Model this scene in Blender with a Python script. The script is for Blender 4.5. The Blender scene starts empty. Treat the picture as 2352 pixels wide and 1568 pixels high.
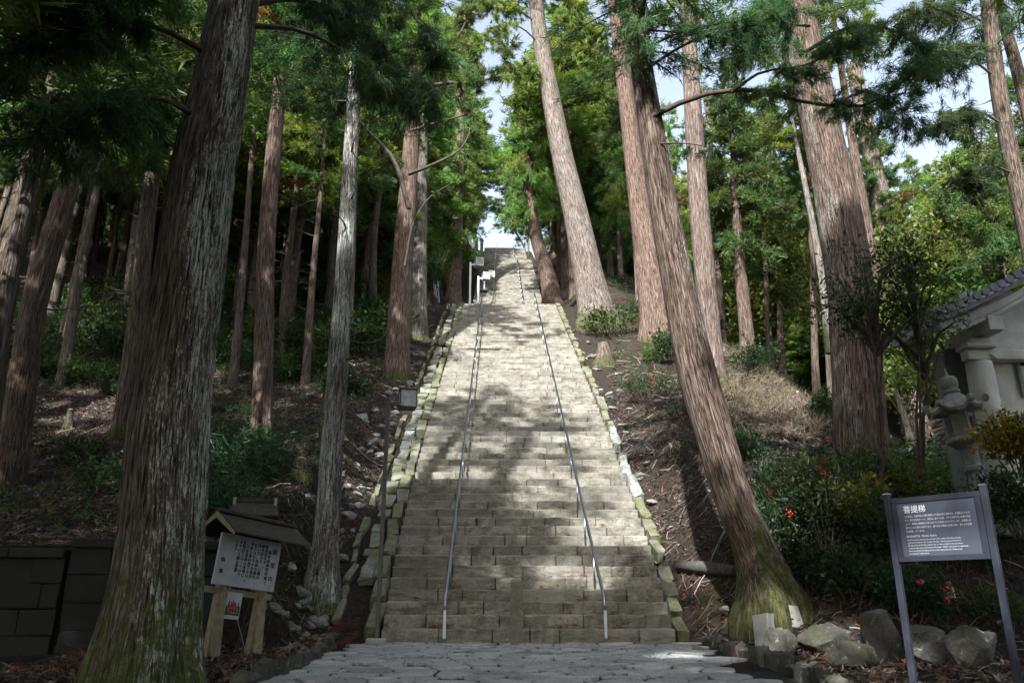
import bpy, math, random
import numpy as np
from mathutils import Vector, Matrix
RNG = np.random.default_rng(7)
random.seed(7)
sc = bpy.context.scene
COL = sc.collection

# ------------------------------------------------------------------ camera
CAM = np.array([-0.76, -21.0, 1.03]); TILT = math.radians(17.9); YAW = math.radians(0.95); FPX = 1830.0
cd = bpy.data.cameras.new("camera"); cam = bpy.data.objects.new("camera", cd); COL.objects.link(cam)
cam.location = CAM; cam.rotation_euler = (math.radians(90) + TILT, 0, -YAW)
cd.sensor_width = 36; cd.lens = FPX / 2352 * 36; cd.clip_end = 3000; cd.clip_start = 0.1
sc.camera = cam
# ------------------------------------------------------------------ sky, sun, exposure
SUN_EL, SUN_AZ = math.radians(40), math.radians(16)      # the sun stands behind the camera, a little to the left
to_sun = Vector((-math.sin(SUN_AZ) * math.cos(SUN_EL), -math.cos(SUN_AZ) * math.cos(SUN_EL), math.sin(SUN_EL)))
world = bpy.data.worlds.new("World"); sc.world = world; world.use_nodes = True
nt = world.node_tree; bg = nt.nodes["Background"]
sky = nt.nodes.new("ShaderNodeTexSky"); sky.sky_type = 'NISHITA'; sky.sun_disc = False
sky.sun_elevation = SUN_EL; sky.sun_rotation = math.pi + SUN_AZ
sky.dust_density = 4.0; sky.air_density = 1.4; sky.altitude = 300
hs = nt.nodes.new("ShaderNodeHueSaturation"); hs.inputs["Saturation"].default_value = 0.65
nt.links.new(sky.outputs[0], hs.inputs["Color"]); nt.links.new(hs.outputs[0], bg.inputs[0])
bg.inputs[1].default_value = 0.15
sd = bpy.data.lights.new("sun", 'SUN'); sd.energy = 5.0; sd.angle = math.radians(0.8); sd.color = (1.0, 0.975, 0.935)
sun = bpy.data.objects.new("sun", sd); COL.objects.link(sun)
sun.rotation_euler = to_sun.to_track_quat('Z', 'Y').to_euler(); sun.location = (-20, -60, 60)
sc.view_settings.view_transform = 'Standard'; sc.view_settings.look = 'None'
sc.view_settings.exposure = 1.42; sc.view_settings.gamma = 1.0; sc.view_settings.use_curve_mapping = False
sc.render.engine = 'CYCLES'
cy = sc.cycles
cy.max_bounces = 5; cy.diffuse_bounces = 3; cy.glossy_bounces = 2; cy.transmission_bounces = 4; cy.transparent_max_bounces = 4
cy.use_denoising = True; cy.caustics_reflective = False; cy.caustics_refractive = False; cy.sample_clamp_indirect = 6
cy.use_adaptive_sampling = True; cy.adaptive_threshold = 0.025

# ------------------------------------------------------------------ picture geometry (photo measured at 2352 x 1568)
Fv = np.array([math.sin(YAW) * math.cos(TILT), math.cos(YAW) * math.cos(TILT), math.sin(TILT)])
Rv = np.array([math.cos(YAW), -math.sin(YAW), 0.0]); Uv = np.cross(Rv, Fv)
def ray(px, py): return Fv + (px - 1176) / FPX * Rv - (py - 784) / FPX * Uv
def at(px, py, Y):
    d = ray(px, py); return CAM + d * ((Y - CAM[1]) / d[1])
def depth(p): return float(np.dot(np.asarray(p) - CAM, Fv))

# ------------------------------------------------------------------ lettering outlines, taken from the built-in font
jp = ['この石段は、佐渡の住人仁蔵の発願により寛永九年に完成され、仏国国土にいたる', 'です。高さは百四メートル、段数は二百八十七段、三門と本堂を結ぶ参道の石段', 'として、南無妙法蓮華経の七字になぞらえ七区画に分けられています。菩提梯とは', '悟りにいたる階段の意味であり、登り切れば涅槃の本堂に到る。登りきる功徳', 'を表現しています。']
en_ = ['Bodai Stairs has been constructed under the donation of Nizo, resident of Sado Island, in the reign', 'of 26th head Priest Nissen in 1632. The height of the Stairs is 104m from the ground. The Stairs of', '287 steps connects the Main Hall and Sanmon Gate. The Stairs are divided in seven parts which is', 'compared to seven letters of "Na-Mu-Myo-Ho-Ren-Ge-Kyo". "BODAI" means (become in) enlightenment.', 'You can reach the Main Hall (enlightenment) after you finish going up these stairs. The Stairs provide', 'you meaning of enlightenment.']
cols = ['御参詣御苦労様で', '御座居ます。', '御年配の方、心臓の', '弱い方、体調の勝れ', 'ぬ方は右手の女坂か', '男坂を御利用下さい。', 'この菩提梯は非常に', '急階段となっており', 'ますので御注意願', 'います。']
GLYPH = {}
def glyph(body, align):
    if (body, align) in GLYPH: return
    cu = bpy.data.curves.new('lettering', 'FONT'); cu.body = body; cu.align_x = align; cu.resolution_u = 2
    o = bpy.data.objects.new('lettering', cu); COL.objects.link(o); dg = bpy.context.evaluated_depsgraph_get(); me = bpy.data.meshes.new_from_object(o.evaluated_get(dg))
    GLYPH[(body, align)] = ([(v.co.x, v.co.y) for v in me.vertices], [tuple(p.vertices) for p in me.polygons])
    bpy.data.objects.remove(o); bpy.data.curves.remove(cu); bpy.data.meshes.remove(me)
for l in ['菩提梯', 'BODAITEI / Bodai Stairs'] + jp + en_: glyph(l, 'LEFT')
for c in set(''.join(cols) + '御案内執事'): glyph(c, 'CENTER')

# ------------------------------------------------------------------ noise and terrain
_perm = np.random.default_rng(3).random((256, 256))
def vnoise(x, y):
    x = np.asarray(x, float); y = np.asarray(y, float)
    xi = np.floor(x).astype(int); yi = np.floor(y).astype(int); fx = x - xi; fy = y - yi
    fx = fx * fx * (3 - 2 * fx); fy = fy * fy * (3 - 2 * fy)
    g = lambda a, b: _perm[a & 255, b & 255]
    return (g(xi, yi) * (1 - fx) + g(xi + 1, yi) * fx) * (1 - fy) + (g(xi, yi + 1) * (1 - fx) + g(xi + 1, yi + 1) * fx) * fy - 0.5
def fbm(x, y, o=4):
    s = 0; a = 1.0
    for k in range(o):
        s = s + a * vnoise(x * 2 ** k + 17 * k, y * 2 ** k + 31 * k); a *= 0.5
    return s
def sm(a, b, x):
    t = np.clip((np.asarray(x, float) - a) / (b - a), 0, 1); return t * t * (3 - 2 * t)
SY = [-80, 0, 35.8, 40.5, 72.5, 76.5, 98, 103, 200]; SZ = [-1.79, 0, 22.2, 22.2, 42.04, 42.04, 55.3, 55.3, 50]
def S(y): return np.interp(y, SY, SZ)
def Wst(y): return np.interp(y, [-1, 0, 4, 13, 35.8, 40.4, 41, 98], [7.32, 7.32, 7.7, 7.7, 6.94, 6.94, 6.0, 6.0])
def wall_y(x): return np.where(np.asarray(x) > -13, -2.7 + 0.4 * (np.asarray(x) + 7.2), -5.02)
def H(x, y, rough=True):
    x = np.asarray(x, float); y = np.asarray(y, float)
    P = 0.0224 * np.minimum(y, 0)
    yc = np.interp(x, [-80, -30, -14, -6, 6, 14, 60, 90], [54, 62, 68, 97, 97, 78, 72, 72])
    hill = np.where(y > 0, 0.62 * np.minimum(y, yc) - 0.12 * np.maximum(y - yc, 0), P)
    wS = sm(4.5, 11, np.abs(x))
    B = S(y) * (1 - wS) + hill * wS
    raise_ = np.interp(y, [-6, -2.7, 4, 14, 40], [5.6, 3.8, 1.8, 0.6, 0.3])
    Zl = np.where(y > wall_y(x) + 0.12, hill - P * (y < 0) + 0.62 * np.minimum(y, 0) + raise_, P)
    wl = sm(-5.2, -7.4, x) if False else sm(5.2, 7.4, -x)
    z = B * (1 - wl) + Zl * wl
    Rp = np.interp(y, [-4.4, -3.6, -2.2, 0, 15.6, 22, 72, 160], [-0.1, 0.85, 2.3, 3.9, 10.2, 14, 44, 38])
    wr = sm(3.9, 8.0, x)
    Rp = np.where(y < -4.4, P, Rp)
    z = z * (1 - wr) + Rp * wr
    t2 = np.minimum(z, np.where(y < -4.4, z, 3.3 + 0.55 * np.maximum(y - 2, 0)))
    wt = sm(9, 11, x); z = z * (1 - wt) + t2 * wt
    wv = sm(2, 9, y)
    z = np.where(x > 13, np.maximum(z - 0.85 * (x - 13) * wv, np.minimum(z, 0.16 * y + 2.5)), z)
    z = z + np.where(x > 25, 0.55 * (x - 25), 0) * sm(8, 22, y) + np.where(x < -40, 0.12 * (-x - 40), 0)
    if rough:
        away = sm(4.4, 6.5, np.abs(x)) * (0.25 + 0.75 * sm(-3, 0, y))
        z = z + away * (0.5 * fbm(x * 0.22, y * 0.22, 4) + 0.10 * fbm(x * 1.5, y * 1.5, 3))
        z = z - 0.40 * (1 - sm(3.6, 4.6, np.abs(x))) * sm(0.0, 0.6, y) - 0.05 * (1 - sm(4.2, 4.8, np.abs(x))) * (1 - sm(0, 0.6, y))
    return z
def h1(x, y): return float(H(x, y))
def ground(px, py):
    d = ray(px, py); t = np.arange(4, 260, 0.05)
    p = CAM[None] + d[None] * t[:, None]
    below = p[:, 2] < H(p[:, 0], p[:, 1])
    i = int(np.argmax(below)) if below.any() else len(t) - 1
    return p[i]

# ------------------------------------------------------------------ object helpers
def tag(o, label=None, cat=None, group=None, kind=None):
    if label: o["label"] = label
    if cat: o["category"] = cat
    if group: o["group"] = group
    if kind: o["kind"] = kind
    return o
def empty(name, loc=(0, 0, 0), label=None, cat=None, group=None):
    o = bpy.data.objects.new(name, None); o.location = Vector([float(c) for c in loc]); o.empty_display_size = 0.2
    COL.objects.link(o); return tag(o, label, cat, group)
def link(name, me, parent=None, loc=None):
    o = bpy.data.objects.new(name, me); COL.objects.link(o)
    if parent is not None: o.parent = parent
    if loc is not None: o.location = Vector([float(c) for c in loc])
    return o
class MB:
    def __init__(s): s.v = []; s.f = []; s.m = []
    def add(s, v, f, mi=0):
        b = len(s.v); s.v.extend([tuple(map(float, p)) for p in v]); s.f.extend([tuple(b + i for i in q) for q in f]); s.m.extend([mi] * len(f)); return s
    def box(s, c, size, M=None, mi=0, bev=0.0):
        hx, hy, hz = size[0] / 2, size[1] / 2, size[2] / 2
        if bev <= 0:
            v = [(sx * hx, sy * hy, sz * hz) for sx in (-1, 1) for sy in (-1, 1) for sz in (-1, 1)]
            f = [(0, 1, 3, 2), (4, 6, 7, 5), (0, 4, 5, 1), (2, 3, 7, 6), (0, 2, 6, 4), (1, 5, 7, 3)]
        else:
            b = min(bev, hx * .8, hy * .8, hz * .8); v = []
            ix = {}
            for sx in (-1, 1):
                for sy in (-1, 1):
                    for sz in (-1, 1):
                        for k in range(3):
                            p = [sx * hx, sy * hy, sz * hz]
                            for j in range(3):
                                if j != k: p[j] -= (sx, sy, sz)[j] * b
                            ix[(sx, sy, sz, k)] = len(v); v.append(p)
            f = []
            for k in range(3):
                a, c2 = [j for j in range(3) if j != k]
                for sg in (-1, 1):
                    q = []
                    for (sa, sb) in ((-1, -1), (1, -1), (1, 1), (-1, 1)):
                        t = [0, 0, 0]; t[k] = sg; t[a] = sa; t[c2] = sb; q.append(ix[(*t, k)])
                    f.append(tuple(q))
            for k in range(3):                       # edges parallel to axis k
                a, c2 = [j for j in range(3) if j != k]
                for sa in (-1, 1):
                    for sb in (-1, 1):
                        t = [0, 0, 0]; t[a] = sa; t[c2] = sb
                        t0 = list(t); t0[k] = -1; t1 = list(t); t1[k] = 1
                        f.append((ix[(*t0, a)], ix[(*t1, a)], ix[(*t1, c2)], ix[(*t0, c2)]))
            for sx in (-1, 1):
                for sy in (-1, 1):
                    for sz in (-1, 1): f.append(tuple(ix[(sx, sy, sz, k)] for k in range(3)))
        v = [Vector(p) for p in v]
        if M is not None: v = [M @ p for p in v]
        c = Vector(c); return s.add([p + c for p in v], f, mi)
    def tube(s, pts, rad, n=8, mi=0, cap=True):
        pts = [Vector([float(c) for c in p]) for p in pts]
        if not hasattr(rad, '__len__'): rad = [rad] * len(pts)
        b = []; up = Vector((0, 0, 1)); prev = None
        for i, p in enumerate(pts):
            t = (pts[min(i + 1, len(pts) - 1)] - pts[max(i - 1, 0)]).normalized()
            if prev is None:
                a = t.cross(up if abs(t.z) < 0.95 else Vector((1, 0, 0))).normalized()
            else:
                a = (prev - t * prev.dot(t)).normalized()
            prev = a; c = t.cross(a)
            for k in range(n):
                w = 2 * math.pi * k / n; b.append(p + (a * math.cos(w) + c * math.sin(w)) * rad[i])
        f = []
        for i in range(len(pts) - 1):
            for k in range(n): f.append((i * n + k, i * n + (k + 1) % n, (i + 1) * n + (k + 1) % n, (i + 1) * n + k))
        if cap: f.append(tuple(range(n - 1, -1, -1))); f.append(tuple((len(pts) - 1) * n + k for k in range(n)))
        return s.add(b, f, mi)
    def lathe(s, prof, n, c=(0, 0, 0), M=None, mi=0, phase=0.0, cap=True):
        v = []; f = []
        for r, z in prof:
            for k in range(n):
                w = 2 * math.pi * k / n + phase; v.append(Vector((r * math.cos(w), r * math.sin(w), z)))
        for i in range(len(prof) - 1):
            for k in range(n): f.append((i * n + k, i * n + (k + 1) % n, (i + 1) * n + (k + 1) % n, (i + 1) * n + k))
        if cap: f.append(tuple(range(n - 1, -1, -1))); f.append(tuple((len(prof) - 1) * n + k for k in range(n)))
        if M is not None: v = [M @ p for p in v]
        c = Vector(c); return s.add([p + c for p in v], f, mi)
    def prism(s, poly, vec, mi=0):            # closed polygon swept along vec
        n = len(poly); a = [Vector([float(q) for q in p]) for p in poly]; vec = Vector(vec)
        v = a + [p + vec for p in a]
        return s.add(v, [tuple(range(n - 1, -1, -1)), tuple(range(n, 2 * n))] + [(k, (k + 1) % n, n + (k + 1) % n, n + k) for k in range(n)], mi)
    def mesh(s, name, mats, smooth=False, off=(0, 0, 0)):
        me = bpy.data.meshes.new(name)
        me.from_pydata([(p[0] - off[0], p[1] - off[1], p[2] - off[2]) for p in s.v], [], s.f)
        for m in (mats if isinstance(mats, (list, tuple)) else [mats]): me.materials.append(m)
        if any(s.m): me.polygons.foreach_set('material_index', s.m)
        if smooth: me.polygons.foreach_set('use_smooth', [True] * len(s.f))
        me.update(); return me
    def build(s, name, mats, parent=None, smooth=False):
        off = Vector((0, 0, 0)); q = parent
        while q is not None: off = off + q.location; q = q.parent
        return link(name, s.mesh(name, mats, smooth, off), parent)
def tri_mesh(name, V, mat, col=None, wood=None, wmat=None, fl=3):
    """V: (n*fl,3) loose polygons of fl corners, col: (n*fl,3); wood: an MB joined as a second material"""
    n = len(V) // fl; wv = np.array(wood.v, float).reshape(-1, 3) if wood else np.zeros((0, 3))
    me = bpy.data.meshes.new(name); allv = np.concatenate([V, wv]) if len(wv) else V
    wf = wood.f if wood else []
    nl = n * fl + sum(len(q) for q in wf)
    me.vertices.add(len(allv)); me.loops.add(nl); me.polygons.add(n + len(wf))
    me.vertices.foreach_set('co', allv.astype(np.float32).ravel())
    li = np.arange(n * fl); extra = [i + n * fl for q in wf for i in q]
    me.loops.foreach_set('vertex_index', np.concatenate([li, np.array(extra, int)]).astype(np.int32))
    tot = np.concatenate([np.full(n, fl), np.array([len(q) for q in wf], int)]).astype(np.int32)
    st = np.concatenate([[0], np.cumsum(tot)[:-1]]).astype(np.int32)
    me.polygons.foreach_set('loop_start', st); me.polygons.foreach_set('loop_total', tot)
    me.materials.append(mat)
    if wood:
        me.materials.append(wmat); me.polygons.foreach_set('material_index', np.concatenate([np.zeros(n), np.ones(len(wf))]).astype(np.int32))
    if col is not None:
        a = me.color_attributes.new('col', 'FLOAT_COLOR', 'POINT')
        c = np.ones((len(allv), 4), np.float32); c[:n * fl, :3] = col; c[n * fl:, :3] = (0.09, 0.065, 0.05); a.data.foreach_set('color', c.ravel())
    me.update(calc_edges=True); return me

# ------------------------------------------------------------------ material helpers
class NT:
    def __init__(s, name):
        s.m = bpy.data.materials.new(name); s.m.use_nodes = True; s.t = s.m.node_tree; s.t.nodes.clear()
        s.out = s.n('ShaderNodeOutputMaterial')
    def n(s, typ, **k):
        x = s.t.nodes.new(typ)
        for a, b in k.items(): setattr(x, a, b)
        return x
    def l(s, a, b): s.t.links.new(a, b)
    def set(s, sock, v):
        if isinstance(v, bpy.types.NodeSocket): s.l(v, sock)
        else: sock.default_value = v
    def geo(s): return s.n('ShaderNodeNewGeometry').outputs['Position']
    def map(s, vec, scale=(1, 1, 1), rot=(0, 0, 0)):
        m = s.n('ShaderNodeMapping'); s.l(vec, m.inputs['Vector']); m.inputs['Scale'].default_value = scale; m.inputs['Rotation'].default_value = rot; return m.outputs[0]
    def noise(s, vec, scale, detail=4, rough=0.55, dist=0.0):
        x = s.n('ShaderNodeTexNoise'); s.l(vec, x.inputs['Vector']); x.inputs['Scale'].default_value = scale; x.inputs['Detail'].default_value = detail
        x.inputs['Roughness'].default_value = rough; x.inputs['Distortion'].default_value = dist; return x.outputs['Fac']
    def ramp(s, fac, stops, interp='LINEAR'):
        x = s.n('ShaderNodeValToRGB'); e = x.color_ramp.elements; x.color_ramp.interpolation = interp
        while len(e) > len(stops): e.remove(e[-1])
        while len(e) < len(stops): e.new(0.5)
        for i, (p, c) in enumerate(stops):
            e[i].position = p; e[i].color = (*c, 1) if hasattr(c, '__len__') else (c, c, c, 1)
        s.l(fac, x.inputs[0]); return x.outputs[0]
    def mix(s, fac, a, b, mode='MIX'):
        x = s.n('ShaderNodeMix', data_type='RGBA', blend_type=mode); s.set(x.inputs[0], fac)
        for k, v in ((6, a), (7, b)): s.set(x.inputs[k], (*v, 1) if isinstance(v, (tuple, list)) and len(v) == 3 else v)
        return x.outputs[2]
    def math(s, op, a, b=None, clamp=False):
        x = s.n('ShaderNodeMath', operation=op, use_clamp=clamp); s.set(x.inputs[0], a)
        if b is not None: s.set(x.inputs[1], b)
        return x.outputs[0]
    def attr(s, name, typ='GEOMETRY', out='Fac'):
        x = s.n('ShaderNodeAttribute'); x.attribute_name = name; x.attribute_type = typ; return x.outputs[out]
    def rnd(s): return s.n('ShaderNodeObjectInfo').outputs['Random']
    def bump(s, h, strength=0.5, dist=0.02):
        x = s.n('ShaderNodeBump'); x.inputs['Strength'].default_value = strength; x.inputs['Distance'].default_value = dist; s.l(h, x.inputs['Height']); return x.outputs[0]
    def pbr(s, col, rough=0.8, metal=0.0, normal=None, spec=0.3):
        p = s.n('ShaderNodeBsdfPrincipled'); s.set(p.inputs['Base Color'], (*col, 1) if isinstance(col, tuple) else col)
        s.set(p.inputs['Roughness'], rough); p.inputs['Metallic'].default_value = metal; p.inputs['Specular IOR Level'].default_value = spec
        if normal is not None: s.l(normal, p.inputs['Normal'])
        s.l(p.outputs[0], s.out.inputs[0]); return p
def flat(name, col, rough=0.7, metal=0.0, nz=0.25, sc_=6.0, bump=0.15, spec=0.3):
    t = NT(name); g = t.geo(); n = t.noise(g, sc_, 5, 0.6)
    c = t.mix(t.ramp(n, [(0.3, 0.0), (0.7, 1.0)]), tuple(x * (1 - nz) for x in col), tuple(min(1, x * (1 + nz)) for x in col))
    t.pbr(c, rough, metal, t.bump(t.noise(g, sc_ * 8, 4), bump, 0.01), spec); return t.m

def stone_mat(name, cols, moss=0.3, mosscol=(0.075, 0.085, 0.022), lichen=0.15, rough=0.9, scale=1.0, dark=0.5, bump=0.6):
    t = NT(name); g = t.geo(); r = t.rnd()
    c = t.ramp(r, [(i / max(1, len(cols) - 1), q) for i, q in enumerate(cols)])
    n1 = t.noise(g, 2.2 * scale, 6, 0.65); n2 = t.noise(g, 14 * scale, 5, 0.7); n3 = t.noise(g, 60 * scale, 3, 0.6)
    c = t.mix(t.ramp(n2, [(0.30, 0.75), (0.62, 0.0)]), c, t.mix(1.0, c, (dark, dark, dark * 0.95), 'MULTIPLY'))
    c = t.mix(t.ramp(n3, [(0.35, 0.35), (0.6, 0.0)]), c, (0.06, 0.05, 0.04))
    c = t.mix(t.ramp(t.noise(g, 5.5 * scale, 5, 0.7, 0.6), [(0.60, 0.0), (0.72, lichen * 2.5)]), c, (0.55, 0.56, 0.52))
    mm = t.math('MULTIPLY', t.ramp(n1, [(0.56 - 0.18 * moss, 0.0), (0.66 - 0.12 * moss, 1.0)]), t.ramp(t.noise(g, 26 * scale, 4, 0.7), [(0.35, 0.15), (0.6, 1.0)]))
    c = t.mix(t.math('MULTIPLY', mm, min(1.0, 0.45 + moss)), c, mosscol)
    hgt = t.math('ADD', t.math('MULTIPLY', n2, 0.7), t.math('MULTIPLY', n3, 0.3))
    t.pbr(c, rough, 0, t.bump(hgt, bump, 0.03)); return t.m
M_STEP = stone_mat('step_stone', [(0.25, 0.238, 0.208), (0.35, 0.335, 0.297), (0.285, 0.275, 0.248), (0.40, 0.384, 0.345), (0.215, 0.206, 0.18)], moss=0.45, mosscol=(0.085, 0.086, 0.045), lichen=0.14, dark=0.42)
def step_stains(m):
    t = m.node_tree; p = [n for n in t.nodes if n.type == 'BSDF_PRINCIPLED'][0]; src = p.inputs['Base Color'].links[0].from_socket
    h = NT.__new__(NT); h.m = m; h.t = t; g = h.geo()
    a = h.ramp(h.noise(h.map(g, (.55, .8, 2.6)), 1.7, 6, .68, .4), [(.46, 0.0), (.60, .92)])
    b = h.ramp(h.noise(h.map(g, (1.6, 1.2, 5.0)), 2.0, 5, .7), [(.36, .0), (.56, 1.0)])
    c = h.mix(h.math('MULTIPLY', a, b), src, (.072, .070, .052))
    d = h.ramp(h.noise(h.map(g, (.35, .3, .5)), 1.3, 4, .6), [(.40, 0.0), (.66, .5)])
    c = h.mix(d, c, (.16, .157, .14)); h.l(c, p.inputs['Base Color'])
step_stains(M_STEP)
M_SLAB = stone_mat('gutter_slab_stone', [(0.18, 0.195, 0.19), (0.26, 0.275, 0.275), (0.22, 0.22, 0.20)], moss=0.7, mosscol=(0.09, 0.10, 0.02), lichen=0.15, dark=0.6)
M_PAVE = stone_mat('paving_stone', [(0.26, 0.275, 0.295), (0.44, 0.455, 0.475), (0.33, 0.345, 0.36), (0.52, 0.535, 0.55)], moss=0.12, lichen=0.12, dark=0.5)
M_KERB = stone_mat('kerb_stone', [(0.17, 0.17, 0.145), (0.24, 0.25, 0.235), (0.20, 0.20, 0.175)], moss=1.1, mosscol=(0.085, 0.093, 0.022), lichen=0.34, dark=0.6)
M_KERBW = stone_mat('pale_kerb_stone', [(0.30, 0.32, 0.32), (0.38, 0.40, 0.40)], moss=0.7, mosscol=(0.06, 0.075, 0.02), lichen=0.6, dark=0.75)
M_ROCK = stone_mat('rubble_stone', [(0.15, 0.16, 0.145), (0.26, 0.275, 0.275), (0.20, 0.20, 0.18), (0.32, 0.335, 0.34)], moss=0.35, lichen=0.3, dark=0.5)
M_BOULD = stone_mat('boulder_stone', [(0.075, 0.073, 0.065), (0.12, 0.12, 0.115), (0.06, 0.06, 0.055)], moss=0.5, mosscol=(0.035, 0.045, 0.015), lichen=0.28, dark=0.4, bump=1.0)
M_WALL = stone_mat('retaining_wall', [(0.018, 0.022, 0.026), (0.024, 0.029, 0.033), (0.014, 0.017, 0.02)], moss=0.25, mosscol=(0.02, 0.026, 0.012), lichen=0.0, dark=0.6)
M_LANT = stone_mat('lantern_stone', [(0.22, 0.24, 0.24), (0.27, 0.29, 0.29)], moss=0.15, lichen=0.3, dark=0.6)
M_POSTS = stone_mat('post_stone', [(0.19, 0.175, 0.145), (0.23, 0.21, 0.18)], moss=0.15, lichen=0.4, dark=0.5)
M_CUT = stone_mat('cut_stone', [(0.30, 0.31, 0.30), (0.36, 0.37, 0.36)], moss=0.1, lichen=0.1, dark=0.8)
M_PLASTER = flat('white_plaster', (0.50, 0.50, 0.47), 0.8, nz=0.25, sc_=1.6)
M_TILE = flat('roof_tile', (0.17, 0.18, 0.21), 0.45, nz=0.3, sc_=5)
M_STEEL = flat('stainless_steel', (0.36, 0.385, 0.44), 0.30, 1.0, nz=0.08, bump=0.02, spec=0.5)
M_POLE = flat('bronze_paint', (0.055, 0.058, 0.06), 0.45, 0.3, nz=0.2, bump=0.05, spec=0.5)
M_PALEPOLE = flat('grey_pole_paint', (0.45, 0.5, 0.56), 0.4, 0.2, nz=0.1, bump=0.05)
M_SIGNF = flat('sign_frame', (0.026, 0.030, 0.046), 0.6, 0.0, nz=0.2, bump=0.05, spec=0.25)
M_SIGNP = flat('sign_panel', (0.060, 0.070, 0.100), 0.6, 0, nz=0.16, sc_=4, bump=0.02, spec=0.2)
M_INKW = flat('white_print', (0.62, 0.66, 0.74), 0.6, nz=0.02, bump=0)
M_INKB = flat('black_print', (0.012, 0.013, 0.02), 0.6, nz=0.02, bump=0)
M_BOARD = flat('white_board', (0.34, 0.36, 0.41), 0.55, nz=0.18, sc_=3, bump=0.03)
M_TIMBER = flat('weathered_timber', (0.22, 0.19, 0.125), 0.8, nz=0.3, sc_=9, bump=0.3)
M_SHINGLE = flat('roof_boards', (0.045, 0.040, 0.032), 0.85, nz=0.4, sc_=9, bump=0.4)
M_GREEN = flat('poster_green', (0.01, 0.06, 0.04), 0.5, bump=0); M_RED = flat('poster_red', (0.35, 0.02, 0.02), 0.5, bump=0)
M_ORANGE = flat('poster_orange', (0.30, 0.10, 0.02), 0.5, bump=0); M_NAVY = flat('poster_navy', (0.01, 0.02, 0.05), 0.5, bump=0)
M_RUBBER = flat('black_hose', (0.012, 0.013, 0.016), 0.5, bump=0.02)
M_DARKGLASS = flat('dark_window', (0.015, 0.02, 0.03), 0.15, nz=0.1, bump=0, spec=0.6)
def lampglass():
    t = NT('lamp_glass'); g = t.geo(); t.pbr(t.ramp(t.noise(g, 9, 4, 0.7), [(0.3, (0.26, 0.33, 0.37)), (0.7, (0.60, 0.68, 0.73))]), 0.12, 0, t.bump(t.noise(g, 5, 3), 0.5, 0.02), 0.6); return t.m
M_LAMP = lampglass()
def bark():
    t = NT('cedar_bark'); v = t.attr('bk', out='Vector'); h = t.attr('hgt')
    red = t.attr('red', 'OBJECT'); lic = t.attr('lichen', 'OBJECT'); moss = t.attr('moss', 'OBJECT'); side = t.attr('lside', 'OBJECT'); grey = t.attr('grey', 'OBJECT')
    f1 = t.noise(t.map(v, (17, 17, 1.0)), 1.6, 6, 0.66, 0.25); f2 = t.noise(t.map(v, (40, 40, 2.4)), 1.5, 5, 0.65)
    fib = t.math('ADD', t.math('MULTIPLY', f1, 0.65), t.math('MULTIPLY', f2, 0.35))
    c = t.ramp(fib, [(0.40, (0.022, 0.017, 0.014)), (0.49, (0.098, 0.078, 0.062)), (0.58, (0.185, 0.155, 0.130))])
    cr = t.ramp(fib, [(0.40, (0.040, 0.020, 0.015)), (0.49, (0.195, 0.120, 0.096)), (0.58, (0.37, 0.275, 0.235))])
    c = t.mix(red, c, cr)
    c = t.mix(grey, c, t.ramp(fib, [(0.40, (0.05, 0.048, 0.044)), (0.49, (0.23, 0.22, 0.205)), (0.58, (0.42, 0.41, 0.385))]))
    ck = t.math('ABSOLUTE', t.math('SUBTRACT', t.noise(t.map(v, (21, 21, 0.75)), 1.5, 4, 0.6, 0.3), 0.5))
    ck = t.ramp(ck, [(0.0, 0.0), (0.045, 1.0)])
    c = t.mix(ck, t.mix(1.0, c, (0.40, 0.38, 0.37), 'MULTIPLY'), c)
    big = t.noise(t.map(v, (1.0, 1.0, 0.35)), 1.2, 4, 0.6)
    c = t.mix(t.ramp(big, [(0.35, 0.45), (0.6, 0.0)]), c, t.mix(1.0, c, (0.62, 0.60, 0.60), 'MULTIPLY'))
    sx = t.n('ShaderNodeSeparateXYZ'); t.l(v, sx.inputs[0])
    sd_ = t.math('ADD', 0.86, t.math('MULTIPLY', side, sx.outputs['X']), clamp=True)
    lm = t.noise(t.map(v, (30, 30, 6.5)), 1.3, 4, 0.75)
    lg = t.noise(t.map(v, (1.6, 1.6, 0.45)), 1.2, 3, 0.6)
    msk = t.math('MULTIPLY', t.math('ADD', t.math('MULTIPLY', lm, 0.60), t.math('MULTIPLY', lg, 0.40)), sd_)
    msk = t.math('ADD', msk, t.math('MULTIPLY', t.math('SUBTRACT', lic, 0.5), 0.22))
    msk = t.math('MULTIPLY', t.ramp(msk, [(0.475, 0.0), (0.51, 1.0)]), t.math('MULTIPLY', ck, t.ramp(fib, [(0.44, 0.0), (0.49, 1.0)])))
    c = t.mix(t.math('MULTIPLY', msk, t.math('MINIMUM', t.math('MULTIPLY', lic, 2.0), 0.95)), c, (0.44, 0.50, 0.47))
    mh = t.math('SUBTRACT', 1.0, t.math('DIVIDE', h, t.math('MAXIMUM', moss, 0.01)), clamp=True)
    mm = t.ramp(t.math('ADD', mh, t.math('MULTIPLY', t.math('SUBTRACT', t.noise(t.map(v, (2.5, 2.5, 1.4)), 1.4, 5, 0.65), 0.5), 2.6)), [(0.40, 0.0), (0.80, 0.92)])
    mc = t.ramp(t.noise(v, 14, 4, 0.7), [(0.3, (0.028, 0.040, 0.010)), (0.7, (0.085, 0.108, 0.024))])
    mm = t.math('MULTIPLY', mm, t.ramp(t.noise(v, 8, 5, 0.7), [(0.34, 0.25), (0.58, 1.0)]))
    c = t.mix(mm, c, mc)
    t.pbr(c, 0.92, 0, t.bump(t.math('ADD', fib, t.math('MULTIPLY', ck, 0.35)), 1.0, 0.05), 0.15); return t.m
M_BARK = bark()
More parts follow.
